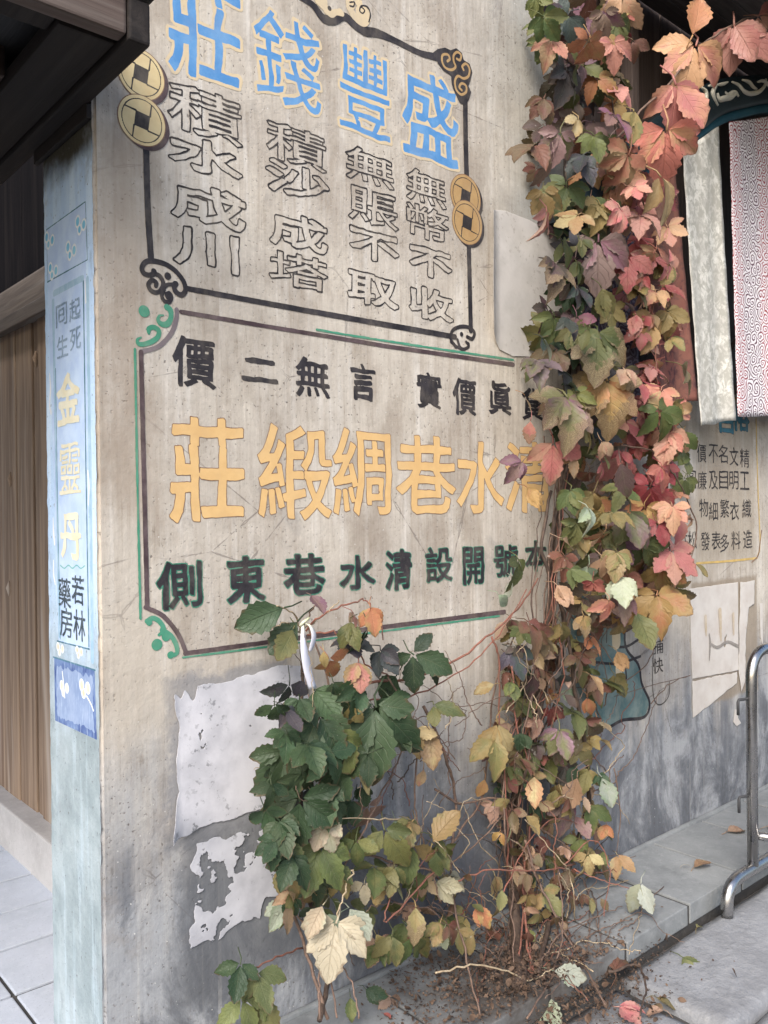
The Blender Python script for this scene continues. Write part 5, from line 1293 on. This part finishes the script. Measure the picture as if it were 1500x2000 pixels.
# ================================================================== PLASTIC RIBBON, LITTER
k = N('clear_plastic'); M_PLAST = k.done(k.mix(k.ramp(k.sep(k.coord())[2], 1.07, 1.12), (0.72, 0.72, 0.80), (0.66, 0.66, 0.42)), .25)
def ribbon(name, pts, w, label, mat):
    P = catmull([on_y(x, y, -d) for x, y, d in pts], 5); V = []; F = []
    for i, p in enumerate(P):
        t = i / (len(P) - 1); ww = w * mpp(p) * (0.35 + .65 * min(1, t * 2.2)) * .5
        V += [(p[0] - ww, p[1], p[2]), (p[0], p[1] - .004 * math.sin(t * 6 + 1), p[2]), (p[0] + ww, p[1] + .003, p[2])]
    for i in range(len(P) - 1):
        for j in (0, 1): F.append((3 * i + j, 3 * i + 3 + j, 3 * i + 4 + j, 3 * i + 1 + j))
    o = mesh_obj(name, V, F, mat, None, True); sm = o.modifiers.new('thickness', 'SOLIDIFY'); sm.thickness = .0012
    return o
rb = thing('plastic_ribbon', 'pale plastic ribbon tied to the dry top of the green vine', 'ribbon', tuple(on_y(592, 1218, -.15)))
for nm, pts, w in (('tail', [(592, 1216, .15), (593, 1245, .16), (597, 1280, .165), (603, 1315, .16), (612, 1345, .15)], 20), ('loop', [(592, 1216, .15), (606, 1222, .165), (614, 1240, .17), (611, 1260, .165), (606, 1272, .155)], 12)):
    o = ribbon(nm, pts, w, '', M_PLAST); o.parent = rb; o.matrix_parent_inverse = Matrix.Translation(-rb.location)
o = tube('knot', [tuple(on_y(586, 1222, -.15)), tuple(on_y(593, 1215, -.158)), tuple(on_y(604, 1207, -.155))], .004, M_PLAST, None, 6); o.parent = rb; o.matrix_parent_inverse = Matrix.Translation(-rb.location)
def ground_leaf(x, y, r, colr, kd, z, label, rot=None):
    p = on_z(x, y, z + .012)
    o = bpy.data.objects.new('fallen_leaf', random.choice(LEAFM[kd])); link(o)
    s = r * mpp(p) * 1.1
    o.matrix_world = Matrix.Translation(p) @ Matrix.Rotation(random.uniform(0, 6.28) if rot is None else math.radians(rot), 4, 'Z') @ Matrix.Rotation(random.gauss(0, .22), 4, 'X') @ Matrix.Rotation(random.gauss(0, .22), 4, 'Y') @ Matrix.Diagonal((s, s, s, 1))
    set_leaf(o, colr, 0.0); tag(o, label, 'leaf', 'leaves fallen on the ground'); return o
ground_leaf(1353, 1695, 38, 't', 1, 0, 'small tan fallen leaf on the paving slab left of the rack', 70)
ground_leaf(1418, 1624, 38, 't', 1, 0, 'thin tan fallen leaf on the pavement behind the rack', 70)
ground_leaf(1494, 1614, 30, 't', 1, 0, 'tan fallen leaf at the right edge, behind the rack', 60)
ground_leaf(1331, 1868, 52, 'g', 3, ROAD_Z, 'green lobed fallen leaf on the rough stone slab', 15)
ground_leaf(1279, 1945, 40, 'y', 1, ROAD_Z, 'yellow fallen leaf at the corner of the rough stone slab', 30)
ground_leaf(1207, 1965, 54, 'r', 2, ROAD_Z, 'pink red fallen leaf among the litter at the vine foot', 10)
ground_leaf(1202, 1900, 58, 'b', 2, ROAD_Z, 'dark red dry fallen leaf beside the kerb end', 120)
ground_leaf(1298, 1972, 36, 't', 2, ROAD_Z, 'tan crumpled fallen leaf near the bottom edge', 200)
ground_leaf(1360, 1812, 22, 'y', 1, ROAD_Z, 'tiny yellow fallen leaf under the kerb below the rack', 100)
ground_leaf(1332, 1690, 14, 'C', 1, 0, 'tiny pale leaf fragment on the paving slab', 10)
ground_leaf(748, 1978, 18, 'm', 1, 0, 'tiny bright red fallen leaf on the bare concrete', 10)
ground_leaf(762, 1945, 52, 't', 3, 0, 'pinkish tan dry leaf lying against the wall foot', 0)
# dead leaves and crumbs heaped at the foot of the vine: too small to pick apart
V = []; F = []; UVl = []
for i in range(4600):
    if random.random() < .72: x, y = random.gauss(1030, 120), random.gauss(1915, 50)
    else: x, y = random.uniform(760, 1290), random.uniform(1830, 2010)
    p = on_z(x, y, 0.0)
    if p[1] > -0.02: p = np.array([p[0], -random.uniform(.02, .2), 0.0])
    if p[1] < KERB_Y: p = on_z(x, y, ROAD_Z)
    heap = .03 * math.exp(-((x - 1020) / 110) ** 2)
    z = p[2] + random.uniform(.003, .012 + heap)
    s = random.uniform(.004, .013) * (1.0 if random.random() < .88 else 2.4)
    v, f, u = leaflet(s, s * random.uniform(.35, .7), 0, random.uniform(-.5, .6), random.uniform(-.4, .6), random.uniform(-.8, .8), .05, i, n=4)
    Mx = Matrix.Translation((p[0], p[1], z)) @ Matrix.Rotation(random.uniform(0, 6.3), 4, 'Z') @ Matrix.Rotation(random.gauss(0, .5), 4, 'X') @ Matrix.Rotation(random.gauss(0, .5), 4, 'Y')
    b = len(V); V += [tuple(Mx @ Vector(q_)) for q_ in v]; F += [tuple(b + j for j in q_) for q_ in f]; UVl += u
lit = mesh_obj('leaf_litter', V, F, None, None, True)
k = N('dead_leaf'); v = k.coord(); k.bump(k.noise(v, 120, 3), .4, .002)
M_DEAD = k.done(k.mix(k.ramp(k.noise(v, 26, 3), .35, .65), k.mix(k.ramp(k.noise(v, 40, 2), .4, .6), (0.030, 0.021, 0.017), (0.075, 0.046, 0.032)), (0.14, 0.09, 0.06)), .85)
lit.data.materials.append(M_DEAD); lit['kind'] = 'stuff'; lit['label'] = 'dry brown leaf litter heaped at the foot of the vine'; lit['category'] = 'leaf litter'
